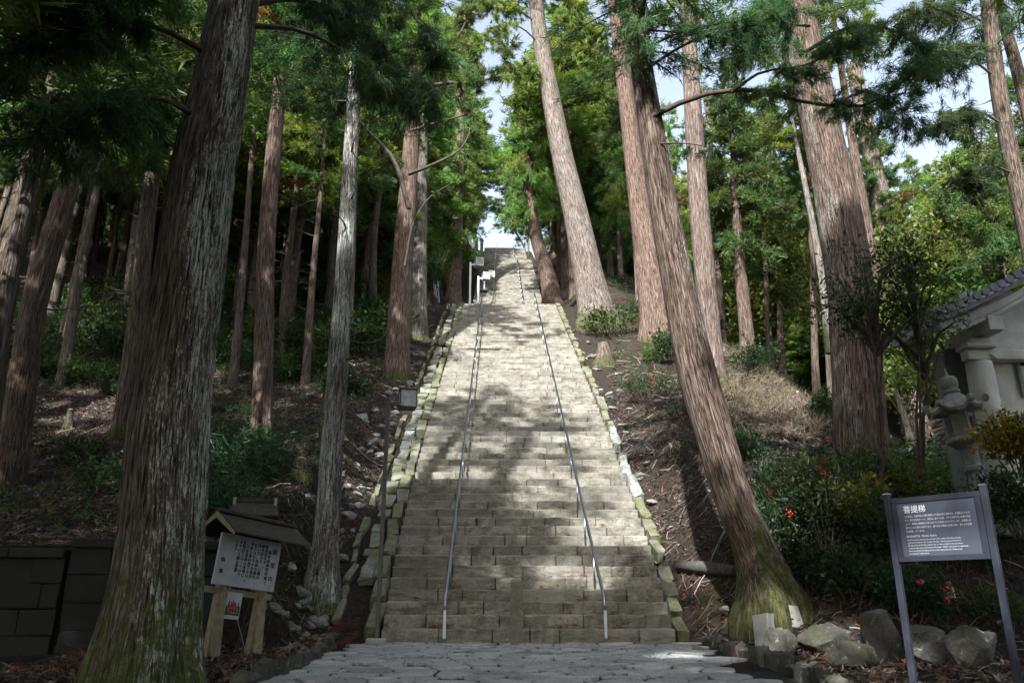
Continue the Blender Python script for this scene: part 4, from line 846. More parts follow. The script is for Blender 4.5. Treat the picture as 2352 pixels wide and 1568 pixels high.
edge_stones([(1640, 1476), (1690, 1505), (1760, 1530), (1850, 1568), (1990, 1640)], .2, .34, 'path_kerb', 'rough upright kerb stones edging the path below the boulders', M_BOULD)
edge_stones([(770, 1462), (752, 1490), (712, 1524), (640, 1556), (540, 1590)], .18, .32, 'path_kerb', 'row of dark upright edging stones curving past the notice board', M_BOULD, .34)
# loose rubble
RK = [rock(50 + k, 2, (1, .8, .55), M_ROCK, 8, .7, .12) for k in range(8)]
def rubble(n, fn, label, group, size, seed, sink=.15, flatk=1.0):
    rr = np.random.default_rng(seed)
    for k in range(n):
        x, y = fn(rr); s = size * rr.uniform(.55, 1.5); o = link('rubble_stone', RK[int(rr.integers(8))], None, (x, y, h1(x, y) + s * .2 - sink * s)); o.scale = (s, s * rr.uniform(.7, 1.1), s * flatk * rr.uniform(.7, 1.1))
        o.rotation_euler = (rr.normal(.4, .25), rr.normal(0, .2), rr.uniform(0, 6.28)); tag(o, label, 'stone', group)
rubble(95, lambda r: (lambda y: (-Wst(y) / 2 - 1.45 - abs(r.normal(0, .5)), y))(r.uniform(.3, 24)), 'loose rubble stone in the strip outside the stair drain', 'rubble stones along the drain', .36, 81)
rubble(26, lambda r: (-4.9 - abs(r.normal(0, .45)), r.uniform(-.9, .9)), 'loose stone heaped by the foot of the dark lamp post', 'stones at the lamp post foot', .34, 82)
rubble(34, lambda r: (4.9 + r.normal(0, .38), -1.6 + r.normal(0, .75)), 'broken stone in the heap left of the mossy cedar foot', 'stones heaped by the mossy cedar foot', .34, 83)
rubble(40, lambda r: (lambda y: (Wst(y) / 2 + .5 + abs(r.normal(0, .55)), y))(r.uniform(4, 30)), 'flat pale stone lying on the litter beside the lichen patched kerb', 'flat stones beside the lichen patched kerb', .38, 84, flatk=.6)
rubble(14, lambda r: (r.uniform(-7.6, -4.9), r.uniform(-3.2, -1.2)), 'half buried stone on the ground beside the notice board', 'stones beside the notice board', .34, 85)
rubble(10, lambda r: (r.uniform(-7.5, -5.3), r.uniform(9, 14)), 'pale stone in the pile below the thick red based cedar', 'stones below the red based cedar', .42, 86)
# log, stumps and hose
a, b = ground(1562, 1312), ground(1690, 1322); mb = MB(); mb.tube([a + (0, 0, .12), (a + b) / 2 + (0, 0, .16), b + (0, 0, .12)], [.17, .18, .14], 12); tag(mb.build('fallen_log', M_BOULD, None, True), 'mossy fallen log lying across the slope beside the stair kerb', 'log')
def stump(px, py, w, h, label, seed):
    b = ground(px, py); k = depth(b) / FPX; r = w * k / 2; hh = h * k; root = empty('tree_stump', b, label, 'stump')
    me, C, R = trunk_mesh([(b + (0, 0, -.4), r), (b + (0, 0, hh * .5), r * .9), (b + (0, 0, hh), r * .82)], seed, 16, 8, .6, .12, off=b, flare_h=.3); o = link('stump_wood', me, root); barkprops(o, .4, .25, .6, 0, .15)
    mb = MB(); mb.lathe([(r * .80, hh - .02), (r * .5, hh + .05)], 12, b); mb.build('cut_face', M_STUMPTOP, root)
stump(1388, 835, 34, 48, 'ragged grey tree stump beside the stairs above the flat stones', 401); stump(714, 790, 15, 22, 'short pale stump among the dark green undergrowth on the slope', 402)
stump(1835, 930, 12, 30, 'thin broken pale stump on the dry grass bank', 403); stump(155, 985, 16, 45, 'pale broken stump on the slope left of the giant cedar', 404); stump(690, 1090, 40, 36, 'low dark stump left of the pale grey lichen cedar', 405)
q = [ground(1665, 1478), ground(1690, 1440), ground(1703, 1395), ground(1700, 1350)]; q = [p + (0, -.25, .14 + .12 * i) for i, p in enumerate(q)]; mb = MB(); mb.tube(spline([(p, 0) for p in q], 16)[0], .022, 6); tag(mb.build('black_hose', M_RUBBER, None, True), 'black hose hanging down over the stones by the mossy cedar foot', 'hose')

rb = np.random.default_rng(123)
for k in range(46):
    for _ in range(60):
        x, y = (rb.uniform(-20, -5.8), rb.uniform(0, 24)) if k % 3 else (rb.uniform(5, 9), rb.uniform(1, 16))
        u, v = pxof(x, y, h1(x, y))
        if 0 < u < 2352: break
    a = rb.uniform(0, 6.28); L = rb.uniform(.7, 2.2); q = []
    for t in np.linspace(-.5, .5, 6): xx, yy = x + math.cos(a) * L * t + rb.normal(0, .05), y + math.sin(a) * L * t + rb.normal(0, .05); q.append((xx, yy, h1(xx, yy) + .05 + rb.uniform(0, .06)))
    r0 = rb.uniform(.018, .045); mb = MB(); mb.tube(q, list(np.linspace(r0, r0 * .35, 6)), 5)
    tag(mb.build('fallen_branch', M_WOOD if k % 2 else M_DRYWOOD, None, True), 'fallen bare branch lying in the litter of the slope', 'branch', 'fallen branches on the slopes')
# ------------------------------------------------------------------ lettering
class Lines:                                      # every printed line is a part of its own
    def __init__(s, parent, mat): s.p = parent; s.m = mat; s.cur = None
    def add(s, v, f):
        if s.cur is not None: s.cur.add(v, f)
        else: MB().add(v, f).build('lettering', s.m, s.p)
def text_mb(body, size, M, origin, e1, e2, mb, align='LEFT', sp=1.0, xs=1.0):
    v, f = GLYPH[(body, align)]; o_ = Vector(origin); mb.add([o_ + e1 * (x * size * xs) + e2 * (y * size) for x, y in v], f)
# ------------------------------------------------------------------ information sign on two steel posts
P1, P2 = Vector(at(2037, 1136, -12.4)), Vector(at(2257, 1114, -13.15)); zt = (P1.z + P2.z) / 2
e1 = Vector((P2.x - P1.x, P2.y - P1.y, 0)); W = e1.length; e1.normalize(); e2 = Vector((0, 0, 1)); en = e1.cross(e2).normalized()
MS = Matrix((e1, -en, e2)).transposed(); O = Vector((P1.x, P1.y, 0)); zg = 0.0224 * -12.8 - .1
sign = empty('information_sign', (O.x, O.y, zg), 'dark framed information sign with white lettering on two slim posts', 'sign')
mm = lambda u, v, n=0.0: O + e1 * u + e2 * v + en * n
for u in (0, W):
    mb = MB(); mb.box(mm(u, (zt + zg) / 2), (.062, .062, zt - zg), MS, bev=.006); ps = mb.build('post', M_SIGNF, sign)
    mb = MB(); mb.box(mm(u, zt + .006), (.064, .064, .012), MS); mb.build('post_cap', M_STEEL, ps)
pt, pb = zt - .05, zt - .70
for (u0, u1, v0, v1) in ((.036, W - .036, pt - .055, pt), (.036, W - .036, pb, pb + .055), (.036, .095, pb + .055, pt - .055), (W - .095, W - .036, pb + .055, pt - .055)):
    mb = MB(); mb.box(mm((u0 + u1) / 2, (v0 + v1) / 2), (u1 - u0, .045, v1 - v0), MS, bev=.003); mb.build('frame', M_SIGNF, sign)
mb = MB(); mb.box(mm(W / 2, (pt + pb) / 2, .002), (W - .19, .02, pt - pb - .11), MS); panel = mb.build('panel', M_SIGNP, sign)
tx = Lines(panel, M_INKW); u0 = .155; wid = W - .31; n0 = .0155
text_mb('菩提梯', .080, None, mm(u0, pt - .155, n0), e1, e2, tx, xs=.96)
text_mb('菩提梯', .080, None, mm(u0 + .002, pt - .153, n0 + .0008), e1, e2, tx, xs=.96)
for i, l in enumerate(jp): text_mb(l, .0235, None, mm(u0, pt - .205 - .038 * i, n0), e1, e2, tx, xs=min(1.0, .98) if i == 4 else wid / (len(l) * .0235))
text_mb('BODAITEI / Bodai Stairs', .030, None, mm(u0, pt - .408, n0), e1, e2, tx)
for i, l in enumerate(en_): text_mb(l, .0200, None, mm(u0, pt - .440 - .0275 * i, n0), e1, e2, tx, xs=wid / (len(l) * .0200 * .50) if i < 5 else .82)

# ------------------------------------------------------------------ wooden notice board with a little roof
P1, P2 = Vector(at(510, 1221, -4.8)), Vector(at(646, 1248, -3.6)); B1 = Vector(at(494, 1340, -4.8))
e1 = (P2 - P1).normalized(); W = (P2 - P1).length; e2 = (B1 - P1); e2 = -(e2 - e1 * e2.dot(e1)).normalized(); Hb = (P1 - B1).length; en = e1.cross(e2).normalized(); MS = Matrix((e1, -en, e2)).transposed()
nb_ = empty('notice_board', (P1.x + .8 * e1.x, P1.y + .8 * e1.y, h1(P1.x + .8, P1.y + .5)), 'white notice board with black lettering under a small wooden roof', 'notice board')
mm = lambda u, v, n=0.0: P1 + e1 * u + e2 * v + en * n
mb = MB(); mb.box(mm(W / 2, -Hb / 2), (W, .05, Hb), MS, bev=.004); bd = mb.build('board', M_BOARD, nb_)
tx = Lines(bd, M_INKB); n0 = .03; ch = Hb * .068
def vtext(s, u, v, size, gap, bold=True):
    tx.cur = MB()
    for i, c in enumerate(s):
        for d in ((0, 0), (.006, .003)) if bold else ((0, 0),): text_mb(c, size, None, mm(u + d[0], v - gap * i + d[1], n0 + d[0] * .1), e1, e2, tx, 'CENTER')
    tx.cur.build('lettering', M_INKB, bd); tx.cur = None
vtext('御案内', W * .90, -Hb * .25, Hb * .125, Hb * .275)
for i, c in enumerate(cols):
    top = -Hb * (.26 if i == 0 else .16); vtext(c, W * (.815 - .063 * i), top, ch * 1.22, (Hb * .95 + top * 1.0) / 10.0 if i else Hb * .088)
vtext('執事', W * .085, -Hb * .56, Hb * .105, Hb * .22)
for u, wd in ((W * .20, .30), (W * .86, .26)):
    c = mm(u, -Hb, -.14); g = h1(c.x, c.y); L = Hb * .98 + c.z - g + .2; mb = MB(); mb.box((c.x, c.y, g - .2 + L / 2), (.17, .17, L), MS, bev=.012); mb.build('post', M_TIMBER, nb_)
    g2 = h1(*(mm(u, -Hb)[:2])); dn = mm(u, -Hb).z - g2; zz = Vector((0, 0, 1)); f0 = mm(u - .02, -Hb - .05, -.03)
    mb = MB(); mb.prism([f0 + e1 * .08, f0 - zz * (dn - .12) + e1 * .08, f0 - zz * (dn - .12) - e1 * .12, f0 - zz * .30 - e1 * .12, f0 - zz * .02 + e1 * .02], en * .05); mb.build('brace', M_TIMBER, nb_)
mb = MB(); mb.box(mm(W / 2, -Hb - .10, -.14), (W * 1.12, .07, .12), MS, bev=.006); mb.build('crossbar', M_TIMBER, nb_)
# roof: two slopes of overlapping boards, ridge along the board
rl, rr_ = -.10, W + .34
for side in (1, -1):
    for k in range(3):
        a0, a1 = .02 + k * .20, .02 + k * .20 + .25; z0, z1 = .36 - a0 * .62 + k * .012, .36 - a1 * .62 + k * .012
        mb = MB(); mb.prism([mm(rl, z0, side * a0 - .10), mm(rr_, z0, side * a0 - .10), mm(rr_, z1, side * a1 - .10), mm(rl, z1, side * a1 - .10)], e2 * .03); mb.build('roof_board', M_SHINGLE, nb_)
    for u in (rl - .035, rr_ + .003):
        mb = MB(); mb.prism([mm(u, .39, -.10), mm(u, .27, -.10), mm(u, .27 - .66 * .62 + .06, side * .66 - .10), mm(u, .38 - .66 * .62, side * .66 - .10)], e1 * .03); mb.build('bargeboard', M_TIMBER, nb_)
mb = MB(); mb.box(mm((rl + rr_) / 2, .42, -.10), (rr_ - rl + .06, .16, .07), MS, bev=.01); mb.build('ridge_board', M_SHINGLE, nb_)
# fire warning poster hung below
po = empty('warning_poster', mm(W * .40, -Hb - .12, -.06), 'small fire warning poster with red flames below the notice board', 'poster')
pw, ph = .36, .50; pu, pv = W * .30, -Hb - .10
def quadp(name, pts, mat, n, parent): return MB().prism([mm(pu + x * pw, pv - y * ph, n) for x, y in pts], en * .002).build(name, mat, parent)
sheet = MB().prism([mm(pu, pv, -.06), mm(pu + pw, pv, -.06), mm(pu + pw, pv - ph, -.06), mm(pu, pv - ph, -.06)], en * .012).build('sheet', M_BOARD, po)
quadp('forest_print', [(.04, .45), (.12, .58), (.20, .30), (.28, .52), (.34, .60), (.70, .60), (.76, .52), (.82, .32), (.88, .55), (.96, .45), (.96, .86), (.04, .86)], M_GREEN, -.0465, sheet)
quadp('flame_print', [(.26, .60), (.36, .32), (.42, .44), (.48, .26), (.56, .42), (.62, .34), (.70, .50), (.76, .60), (.62, .66), (.38, .66)], M_RED, -.0435, sheet)
quadp('banner_print', [(.16, .58), (.84, .58), (.84, .76), (.60, .80), (.40, .80), (.16, .76)], M_ORANGE, -.0405, sheet)
for x in (.28, .44, .62): quadp('banner_mark', [(x, .61), (x + .10, .61), (x + .10, .74), (x, .74)], M_NAVY, -.0375, sheet)
# small dark timber shed roof behind the notice board
c = Vector(at(583, 1190, -1.6)); sh = empty('small_shed', (c.x, c.y, h1(c.x, c.y)), 'small dark wooden shed top with pale ridge ends behind the notice board', 'shed')
M0 = Matrix.Rotation(.25, 3, 'Z'); k = depth(c) / FPX; w = 96 * k
mb = MB(); mb.box((c.x, c.y, (c.z + h1(c.x, c.y)) / 2 - .1), (w * .8, .5, c.z - h1(c.x, c.y) + .3), M0); mb.build('shed_body', M_SHINGLE, sh)
for s_ in (1, -1):
    mb = MB(); v = [M0 @ Vector(p) + c for p in ((-w / 2, 0, .36), (w / 2, 0, .36), (w / 2 + .06, s_ * .45, .02), (-w / 2 - .06, s_ * .45, .02))]; mb.prism(v, (0, 0, .03)); mb.build('roof_slope', M_SHINGLE, sh)
mb = MB(); mb.box(c + Vector((0, 0, .42)), (w, .12, .10), M0, bev=.01); mb.build('ridge', M_SHINGLE, sh)
for s_ in (-1, 1): mb = MB(); mb.box(c + M0 @ Vector((s_ * w * .47, -.09, .38)), (.07, .03, .2), M0); mb.build('ridge_end', M_CUT, sh)

# ------------------------------------------------------------------ stone lantern
lb = at(2258, 1132, -2.2); lx, ly, lz = lb[0], -2.2, 3.15; ML = Matrix.Rotation(math.radians(-7), 3, 'Y') @ Matrix.Diagonal((.92, .92, 1.0)); lo = Vector((lx, ly, lz))
lan = empty('stone_lantern', lo, 'grey stone lantern with flared hexagonal roof on the terrace before the temple', 'stone lantern')
def lpart(name, prof, n=6, phase=math.pi / 6, parent=lan, smooth=False): mb = MB(); mb.lathe(prof, n, lo, ML, phase=phase); return mb.build(name, M_LANT, parent, smooth)
lpart('base', [(.55, -.3), (.55, .12), (.42, .26), (.30, .32)]); lpart('shaft', [(.24, .30), (.22, .5), (.19, .75), (.24, .80), (.24, .88), (.19, .93), (.20, 1.2), (.24, 1.34)], 16)
lpart('dish', [(.22, 1.33), (.42, 1.46), (.48, 1.52), (.48, 1.60), (.38, 1.63)])
fb = MB()
for k in range(6):                                   # fire box: six corner stiles with openings
    w0 = math.pi / 6 + k * math.pi / 3; fb.box(lo + ML @ Vector((.31 * math.cos(w0), .31 * math.sin(w0), 1.90)), (.10, .08, .54), ML @ Matrix.Rotation(w0, 3, 'Z'))
    w1 = w0 + math.pi / 6
    for zz, hh in ((1.685, .13), (2.115, .11)): fb.box(lo + ML @ Vector((.272 * math.cos(w1), .272 * math.sin(w1), zz)), (.06, .30, hh), ML @ Matrix.Rotation(w1, 3, 'Z'))
    if k % 2: fb.box(lo + ML @ Vector((.262 * math.cos(w1), .262 * math.sin(w1), 1.9)), (.05, .30, .34), ML @ Matrix.Rotation(w1, 3, 'Z'))
fb.build('fire_box', M_LANT, lan)
rf = MB(); v = []; prof = [(.34, 2.16), (.58, 2.20), (.61, 2.28), (.40, 2.46), (.24, 2.62), (.16, 2.70)]
for i, (r, z) in enumerate(prof):
    for k in range(24):
        w0 = 2 * math.pi * k / 24 + math.pi / 6; cn = abs(math.cos(3 * (w0 - math.pi / 6))) ** 6; rr2 = r / math.cos(((w0 - math.pi / 6 + math.pi / 6) % (math.pi / 3)) - math.pi / 6) if i < 3 else r
        v.append(lo + ML @ Vector((rr2 * math.cos(w0) * (1 + .10 * cn * (i in (1, 2))), rr2 * math.sin(w0) * (1 + .10 * cn * (i in (1, 2))), z + (.14 * cn if i in (1, 2) else 0))))
rf.add(v, [(i * 24 + k, i * 24 + (k + 1) % 24, (i + 1) * 24 + (k + 1) % 24, (i + 1) * 24 + k) for i in range(5) for k in range(24)] + [tuple(range(23, -1, -1)), tuple(5 * 24 + k for k in range(24))])
roof = rf.build('lantern_roof', M_LANT, lan)
for k in range(6):
    w0 = math.pi / 6 + k * math.pi / 3; mb = MB(); cc = lo + ML @ Vector((.72 * math.cos(w0), .72 * math.sin(w0), 2.44)); t = Vector((-math.sin(w0), math.cos(w0), 0)); mb.tube([cc - t * .06, cc + t * .06], .085, 10); mb.build('corner_scroll', M_LANT, roof, False)
lpart('finial', [(.20, 2.68), (.22, 2.76), (.16, 2.80), (.21, 2.86), (.22, 3.02), (.17, 3.10), (.05, 3.14), (.03, 3.28), (.005, 3.34)], 16, smooth=True)
# terrace plinth with a fluted face under the lantern
pl = empty('terrace_plinth', (9.6, -2.6, 2.4), 'fluted pale stone plinth with a projecting slab below the lantern', 'plinth')
x0 = at(2268, 1165, -2.9)[0]; ztop = 3.12
mb = MB(); mb.box((x0 + 3.1, -1.9, ztop - .06), (6.4, 2.2, .14), bev=.02); mb.build('slab', M_LANT, pl)
fl = MB(); n = 44; v = []; f = []
for i in range(n * 2 + 1):
    x = x0 + .1 + i * .07; y = -2.86 + (.045 if i % 2 else 0); v += [(x, y, ztop - .14), (x, y, ztop - .72)]
for i in range(n * 2): f.append((2 * i, 2 * i + 1, 2 * i + 3, 2 * i + 2))
fl.add(v, f); fl.box((x0 + 3.1, -1.9, ztop - .45), (5.9, 1.7, .58)); fl.build('fluted_face', M_LANT, pl)
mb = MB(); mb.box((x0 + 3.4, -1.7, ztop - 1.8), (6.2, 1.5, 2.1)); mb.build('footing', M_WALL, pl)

# ------------------------------------------------------------------ temple building at the right edge
BY = -0.4
bl = empty('temple_building', (13.5, BY, 3.2), 'white plastered temple building with curved gable and grey tiled roof', 'building')
def bp_(px, py, dy=0.0): return Vector(at(px, py, BY)) + Vector((0, dy, 0))
low = [(2164, 764), (2190, 762), (2222, 752), (2293, 722), (2352, 689), (2430, 640), (2520, 572), (2620, 485)]
upp = [(2158, 741), (2190, 732), (2222, 722), (2293, 691), (2352, 660), (2430, 610), (2520, 540), (2620, 452)]
mb = MB()
for i in range(len(low) - 1): mb.prism([bp_(*low[i]), bp_(*low[i + 1]), bp_(*upp[i + 1]), bp_(*upp[i])], (0, .14, 0))
barge = mb.build('bargeboard', M_PLASTER, bl)
mb = MB()
for i in range(len(low) - 1): mb.prism([bp_(low[i][0] - 1, low[i][1] - 9, -.012), bp_(low[i + 1][0] - 1, low[i + 1][1] - 9, -.012), bp_(low[i + 1][0] - 1, low[i + 1][1] - 11, -.012), bp_(low[i][0] - 1, low[i][1] - 11, -.012)], (0, .01, 0))
mb.build('groove_line', M_LANT, barge)
til = [(2140, 722), (2177, 711), (2227, 690), (2280, 665), (2328, 639), (2400, 595), (2480, 538), (2570, 462), (2625, 410)]
mb = MB()                                           # roof body: soffit and deck running back
for i in range(len(til) - 1):
    (a0, b0), (a1, b1) = til[i], til[i + 1]; mb.prism([bp_(a0, b0 + 6, -.25), bp_(a1, b1 + 6, -.25), bp_(a1, b1 + 22, -.25), bp_(a0, b0 + 22, -.25)], (0, 2.6, 0))
deck = mb.build('roof_deck', M_TILE, bl)
Q, _, T = spline([(np.array(bp_(*t_)), 0) for t_ in til], 200); step = .285; pos = np.arange(.12, T[-1], step)
for s in pos:
    i = int(s / T[-1] * 199); c = Q[i]; mb = MB(); mb.tube([c + (0, -.34, .02), c + (0, -.26, .02)], .118, 14); e = mb.build('round_tile_end', M_TILE, bl)
    mb = MB(); mb.tube([c + (0, -.262, .0), c + (0, 2.2, .0)], .085, 8); mb.build('roof_tile_row', M_TILE, bl)
    j = min(199, i + 8); d = Q[j]; mb = MB(); mid = (c + d) / 2; mb.box((mid[0], mid[1] - .28, mid[2] - .09), (.16, .06, .06), Matrix.Rotation(-math.atan2(d[2] - c[2], d[0] - c[0]), 3, 'Y')); mb.build('flat_tile_edge', M_PLASTER, bl)
ct = bp_(2283, 812, .75); gz = 3.1
mb = MB(); mb.lathe([(.36, 0), (.36, 3.2), (.345, ct.z - gz - .05)], 28, (ct.x, ct.y, gz)); mb.build('column', M_PLASTER, bl, True)
c2 = bp_(2268, 812, 1.7); mb = MB(); mb.box((c2.x - .1, c2.y, (gz + ct.z) / 2 + .3), (.62, .62, ct.z - gz + .6), bev=.03); mb.build('rear_pillar', M_LANT, bl)
mb = MB(); mb.box((ct.x + 3.2, ct.y + .35, (gz + ct.z + 2.2) / 2), (6.2, .25, ct.z + 2.2 - gz)); mb.build('plaster_wall', M_PLASTER, bl)
wd = bp_(2345, 800, .7); mb = MB(); wd.x += .38; mb.box((wd.x + .75, ct.y + .20, wd.z - .5), (1.3, .08, 1.1)); win = mb.build('window_pane', M_DARKGLASS, bl)
mb = MB()
for dx in (-.69, .69): mb.box((wd.x + .75 + dx, ct.y + .19, wd.z - .5), (.09, .14, 1.26))
for dz in (-.595, .595): mb.box((wd.x + .75, ct.y + .188, wd.z - .5 + dz), (1.29, .136, .085))
mb.build('window_frame', M_LANT, win)
mb = MB(); mb.box((ct.x + 2.9, ct.y - .02, ct.z + .16), (6.6, .34, .30), bev=.03); mb.build('tie_beam', M_PLASTER, bl)
mb = MB(); mb.box((ct.x - .02, ct.y - .05, ct.z + .40), (.86, .62, .16), bev=.03); mb.box((ct.x, ct.y - .04, ct.z + .55), (.62, .5, .14), bev=.03); mb.build('capital', M_PLASTER, bl)
pe = bp_(2286, 742, .05); mb = MB(); mb.box((pe.x, pe.y + 1.0, pe.z), (.42, 2.2, .40), bev=.01); mb.build('purlin', M_PLASTER, bl)
mb = MB(); mb.prism([bp_(2300, 800, .5), bp_(2338, 778, .5), bp_(2345, 792, .5), bp_(2318, 812, .5)], (0, .25, 0)); mb.build('beam_nose', M_PLASTER, bl)
mb = MB(); mb.box((ct.x + 2.9, ct.y + 2.6, gz - .15), (8, 7, .3), bev=.02); mb.build('floor_slab', M_LANT, bl)

# ------------------------------------------------------------------ shrubs
M_BERRY = flat('red_berry', (.42, .025, .015), .4, nz=.2, bump=0); M_PETAL = flat('pink_petal', (.55, .05, .16), .6, nz=.2, bump=0)
def shrub_meshes(seed, rx, rz, nst, ntuft, nl, L, w, cols, spread=.8, jit=.10, form='dome', stem=.012):
    rng = np.random.default_rng(seed); st = MB(); P = []; D = []; C = []
    tips = []
    for k in range(nst):
        az = rng.uniform(0, 6.28); rr = rx * math.sqrt(rng.random()); top = np.array([math.cos(az) * rr, math.sin(az) * rr, rz * rng.uniform(.55, 1.0) * (1 - .35 * (rr / rx) ** 2)])
        b = top * np.array([.25, .25, 0]); m = (b + top) / 2 + rng.normal(0, .06, 3) * rx; st.tube([b + (0, 0, -.15), m, top], [stem * 1.6, stem, stem * .4], 4, cap=False); tips.append((m, top))
    for k in range(ntuft):
        m, top = tips[int(rng.integers(nst))]; s = rng.uniform(-.1, 1.08); p = m + (top - m) * s + rng.normal(0, .13, 3) * rx; d = unit(p - np.array([0, 0, rz * .3])) + np.array([0, 0, .15])
        P.append(p); D.append(d); C.append(np.array(cols[int(rng.integers(len(cols)))]) * rng.uniform(.75, 1.25))
    V, c = leaves(rng, np.array(P), np.array(D), nl, L, w, spread, np.array(C), jit); return tri_mesh('foliage', V, M_LEAF, c, None, None, 4), st.mesh('stems', M_WOOD), np.array(P)
def shrub(name, label, cat, pos, meshes, s=1.0, group=None, rz=None):
    r = empty(name, pos, label, cat, group); f = link('foliage', meshes[0], r); t = link('stems', meshes[1], r); a = RNG.uniform(0, 6.28) if rz is None else rz
    for o in (f, t): o.scale = (s, s, s); o.rotation_euler[2] = a
    return r
def dots(root, pts, size, mat, name, rng, n=5, spread=.05):
    v, f = ico(1)
    for p in pts:
        mb = MB()
        for k in range(n): mb.add(v * size * rng.uniform(.7, 1.2) + p + rng.normal(0, spread, 3), f)
        tag(link(name, mb.mesh(name, mat, True), root), kind='stuff')
DK = [(.020, .042, .022), (.028, .055, .024), (.035, .062, .020)]; MIDG = [(.060, .105, .030), (.075, .12, .035), (.045, .085, .034)]; YEL = [(.26, .19, .03), (.17, .17, .035), (.09, .13, .035), (.05, .09, .03), (.045, .08, .035)]; NAN = [(.035, .070, .035), (.05, .085, .04), (.075, .10, .03), (.03, .055, .04)]
SH = [shrub_meshes(500 + k, .9, .9, 12, 170, 6, .13, .055, DK if k % 2 else MIDG) for k in range(6)]
FERN = [shrub_meshes(520 + k, .7, .45, 10, 120, 7, .20, .03, MIDG + DK, .6) for k in range(3)]
rr = np.random.default_rng(91); made = 0
while made < 210:
    x, y = rr.uniform(-34, -6.8), rr.uniform(1, 58)
    u, v = pxof(x, y, h1(x, y))
    dens = .15 + .85 * (.5 + 1.6 * vnoise(x * .16 + 4, y * .16)) * (1 if y > 14 else .22)
    if not (-60 < u < 1040) or rr.random() > dens: continue
    if u > 820 and y < 22: continue
    k = int(rr.integers(9)); s = rr.uniform(.7, 1.7) * (1 if y < 20 else 1.5)
    shrub('fern_clump' if k > 5 else 'forest_shrub', 'fresh green fern clump growing in the litter of the wooded slope' if k > 5 else 'dark green leafy shrub growing among the cedars on the wooded slope', 'fern' if k > 5 else 'shrub', (x, y, h1(x, y) - .05), FERN[k - 6] if k > 5 else SH[k], s, 'fern clumps on the wooded slope' if k > 5 else 'shrubs on the wooded slope'); made += 1
for k in range(34):
    for _ in range(40):
        x, y = rr.uniform(5.5, 30), rr.uniform(16, 60); u, v = pxof(x, y, h1(x, y))
        if 1390 < u < 2200: break
    shrub('bank_shrub', 'green shrub on the ground between the cedars beyond the bank', 'shrub', (x, y, h1(x, y) - .05), SH[k % 6], rr.uniform(1.0, 2.2), 'shrubs beyond the bank')
# sasa grass
def sasa(seed):
    rng = np.random.default_rng(seed); P = rng.normal(0, 1, (260, 3)) * np.array([.8, .5, .28]) + np.array([0, 0, .5]); D = np.stack([rng.normal(0, .6, 260), rng.normal(-.3, .5, 260), rng.uniform(-.6, .5, 260)], -1)
    V, c = leaves(rng, P, unit(D), 5, .34, .045, .5, np.repeat(np.array([[.028, .065, .030]]), 260, 0) * rng.uniform(.6, 1.5, (260, 1))); st = MB()
    for k in range(40): p = P[k]; st.tube([(p[0] * .9, p[1] * .9, -.1), p], [.006, .004], 3, cap=False)
    return tri_mesh('foliage', V, M_LEAF, c, None, None, 4), st.mesh('stems', M_WOOD), None
SA = [sasa(540), sasa(541)]
for k, (px, py, s) in enumerate(((500, 1120, 1.3), (540, 1060, 1.2), (470, 1190, 1.1), (590, 1085, .9), (450, 1040, 1.1))):
    p = ground(px, py); shrub('bamboo_grass', ['dark bamboo grass clump just above the notice board roof', 'bamboo grass clump higher up right of the giant cedar', 'bamboo grass hanging over the wall beside the giant cedar', 'small bamboo grass clump beside the straight red brown cedar foot', 'bamboo grass clump close behind the giant cedar trunk'][k], 'grass', p, SA[k % 2], s, 'bamboo grass on the slope')
# sunlit bushes by the slope top
p = ground(880, 690); shrub('red_tipped_bush', 'green bush with reddish leaves left of the thick red based cedar', 'shrub', p, shrub_meshes(550, 1.3, 1.9, 16, 420, 6, .15, .07, [(.06, .11, .03), (.10, .12, .03), (.20, .07, .03), (.04, .08, .03)]), 1.15)
for k, (px, py, lb) in enumerate(((1005, 690, 'thin leafed sapling with pale stems left of the pinkish cedar'), (975, 640, 'yellow green sapling behind the grey cedar'))):
    b = ground(px, py); r = empty('maple_sapling', b, lb, 'tree'); mb = MB(); rg2 = np.random.default_rng(555 + k)
    for q in range(4): mb.tube([b + (rg2.normal(0, .1), 0, -.2), b + (rg2.normal(0, .3), 0, 2.2), b + (rg2.normal(0, .9), rg2.normal(0, .5), 4.6)], [.05, .04, .012], 5, cap=False)
    mb.build('trunk', M_PALEPOLE, r); c = link('crown', broad_crown(556 + k, 3.2, 1.7, 600, 4, .14, .09, [(.15, .18, .04), (.10, .15, .04)]), r, (0, 0, 2.2))
# right bank planting
def px_shrub(name, label, px, py, rx, rz, seed, cols, L, w, nst=12, nt=300, nl=6, spread=.8, dy=0.0, cat='shrub', berries=0, group=None, petals=0, z=None, stem=.012):
    p = ground(px, py) if z is None else np.array(at(px, py, z)); p = p + np.array([0, dy, 0]); m = shrub_meshes(seed, rx, rz, nst, nt, nl, L, w, cols, spread, stem=stem); r = shrub(name, label, cat, p - np.array([0, 0, .05]), m, 1.0, group, 0.0)
    rg3 = np.random.default_rng(seed); Q = m[2]; front = Q[np.argsort(Q[:, 1] * .7 - Q[:, 2])[:max(30, len(Q) // 3)]]
    if berries: dots(r, front[rg3.choice(len(front), berries, replace=False)] + np.array([0, -.08, .04]), .020, M_BERRY, 'berry_cluster', rg3, 14, .055)
    if petals: dots(r, front[rg3.choice(len(front), petals, replace=False)] + np.array([0, -.08, 0]), .034, M_PETAL, 'flower', rg3, 5, .025)
    return r
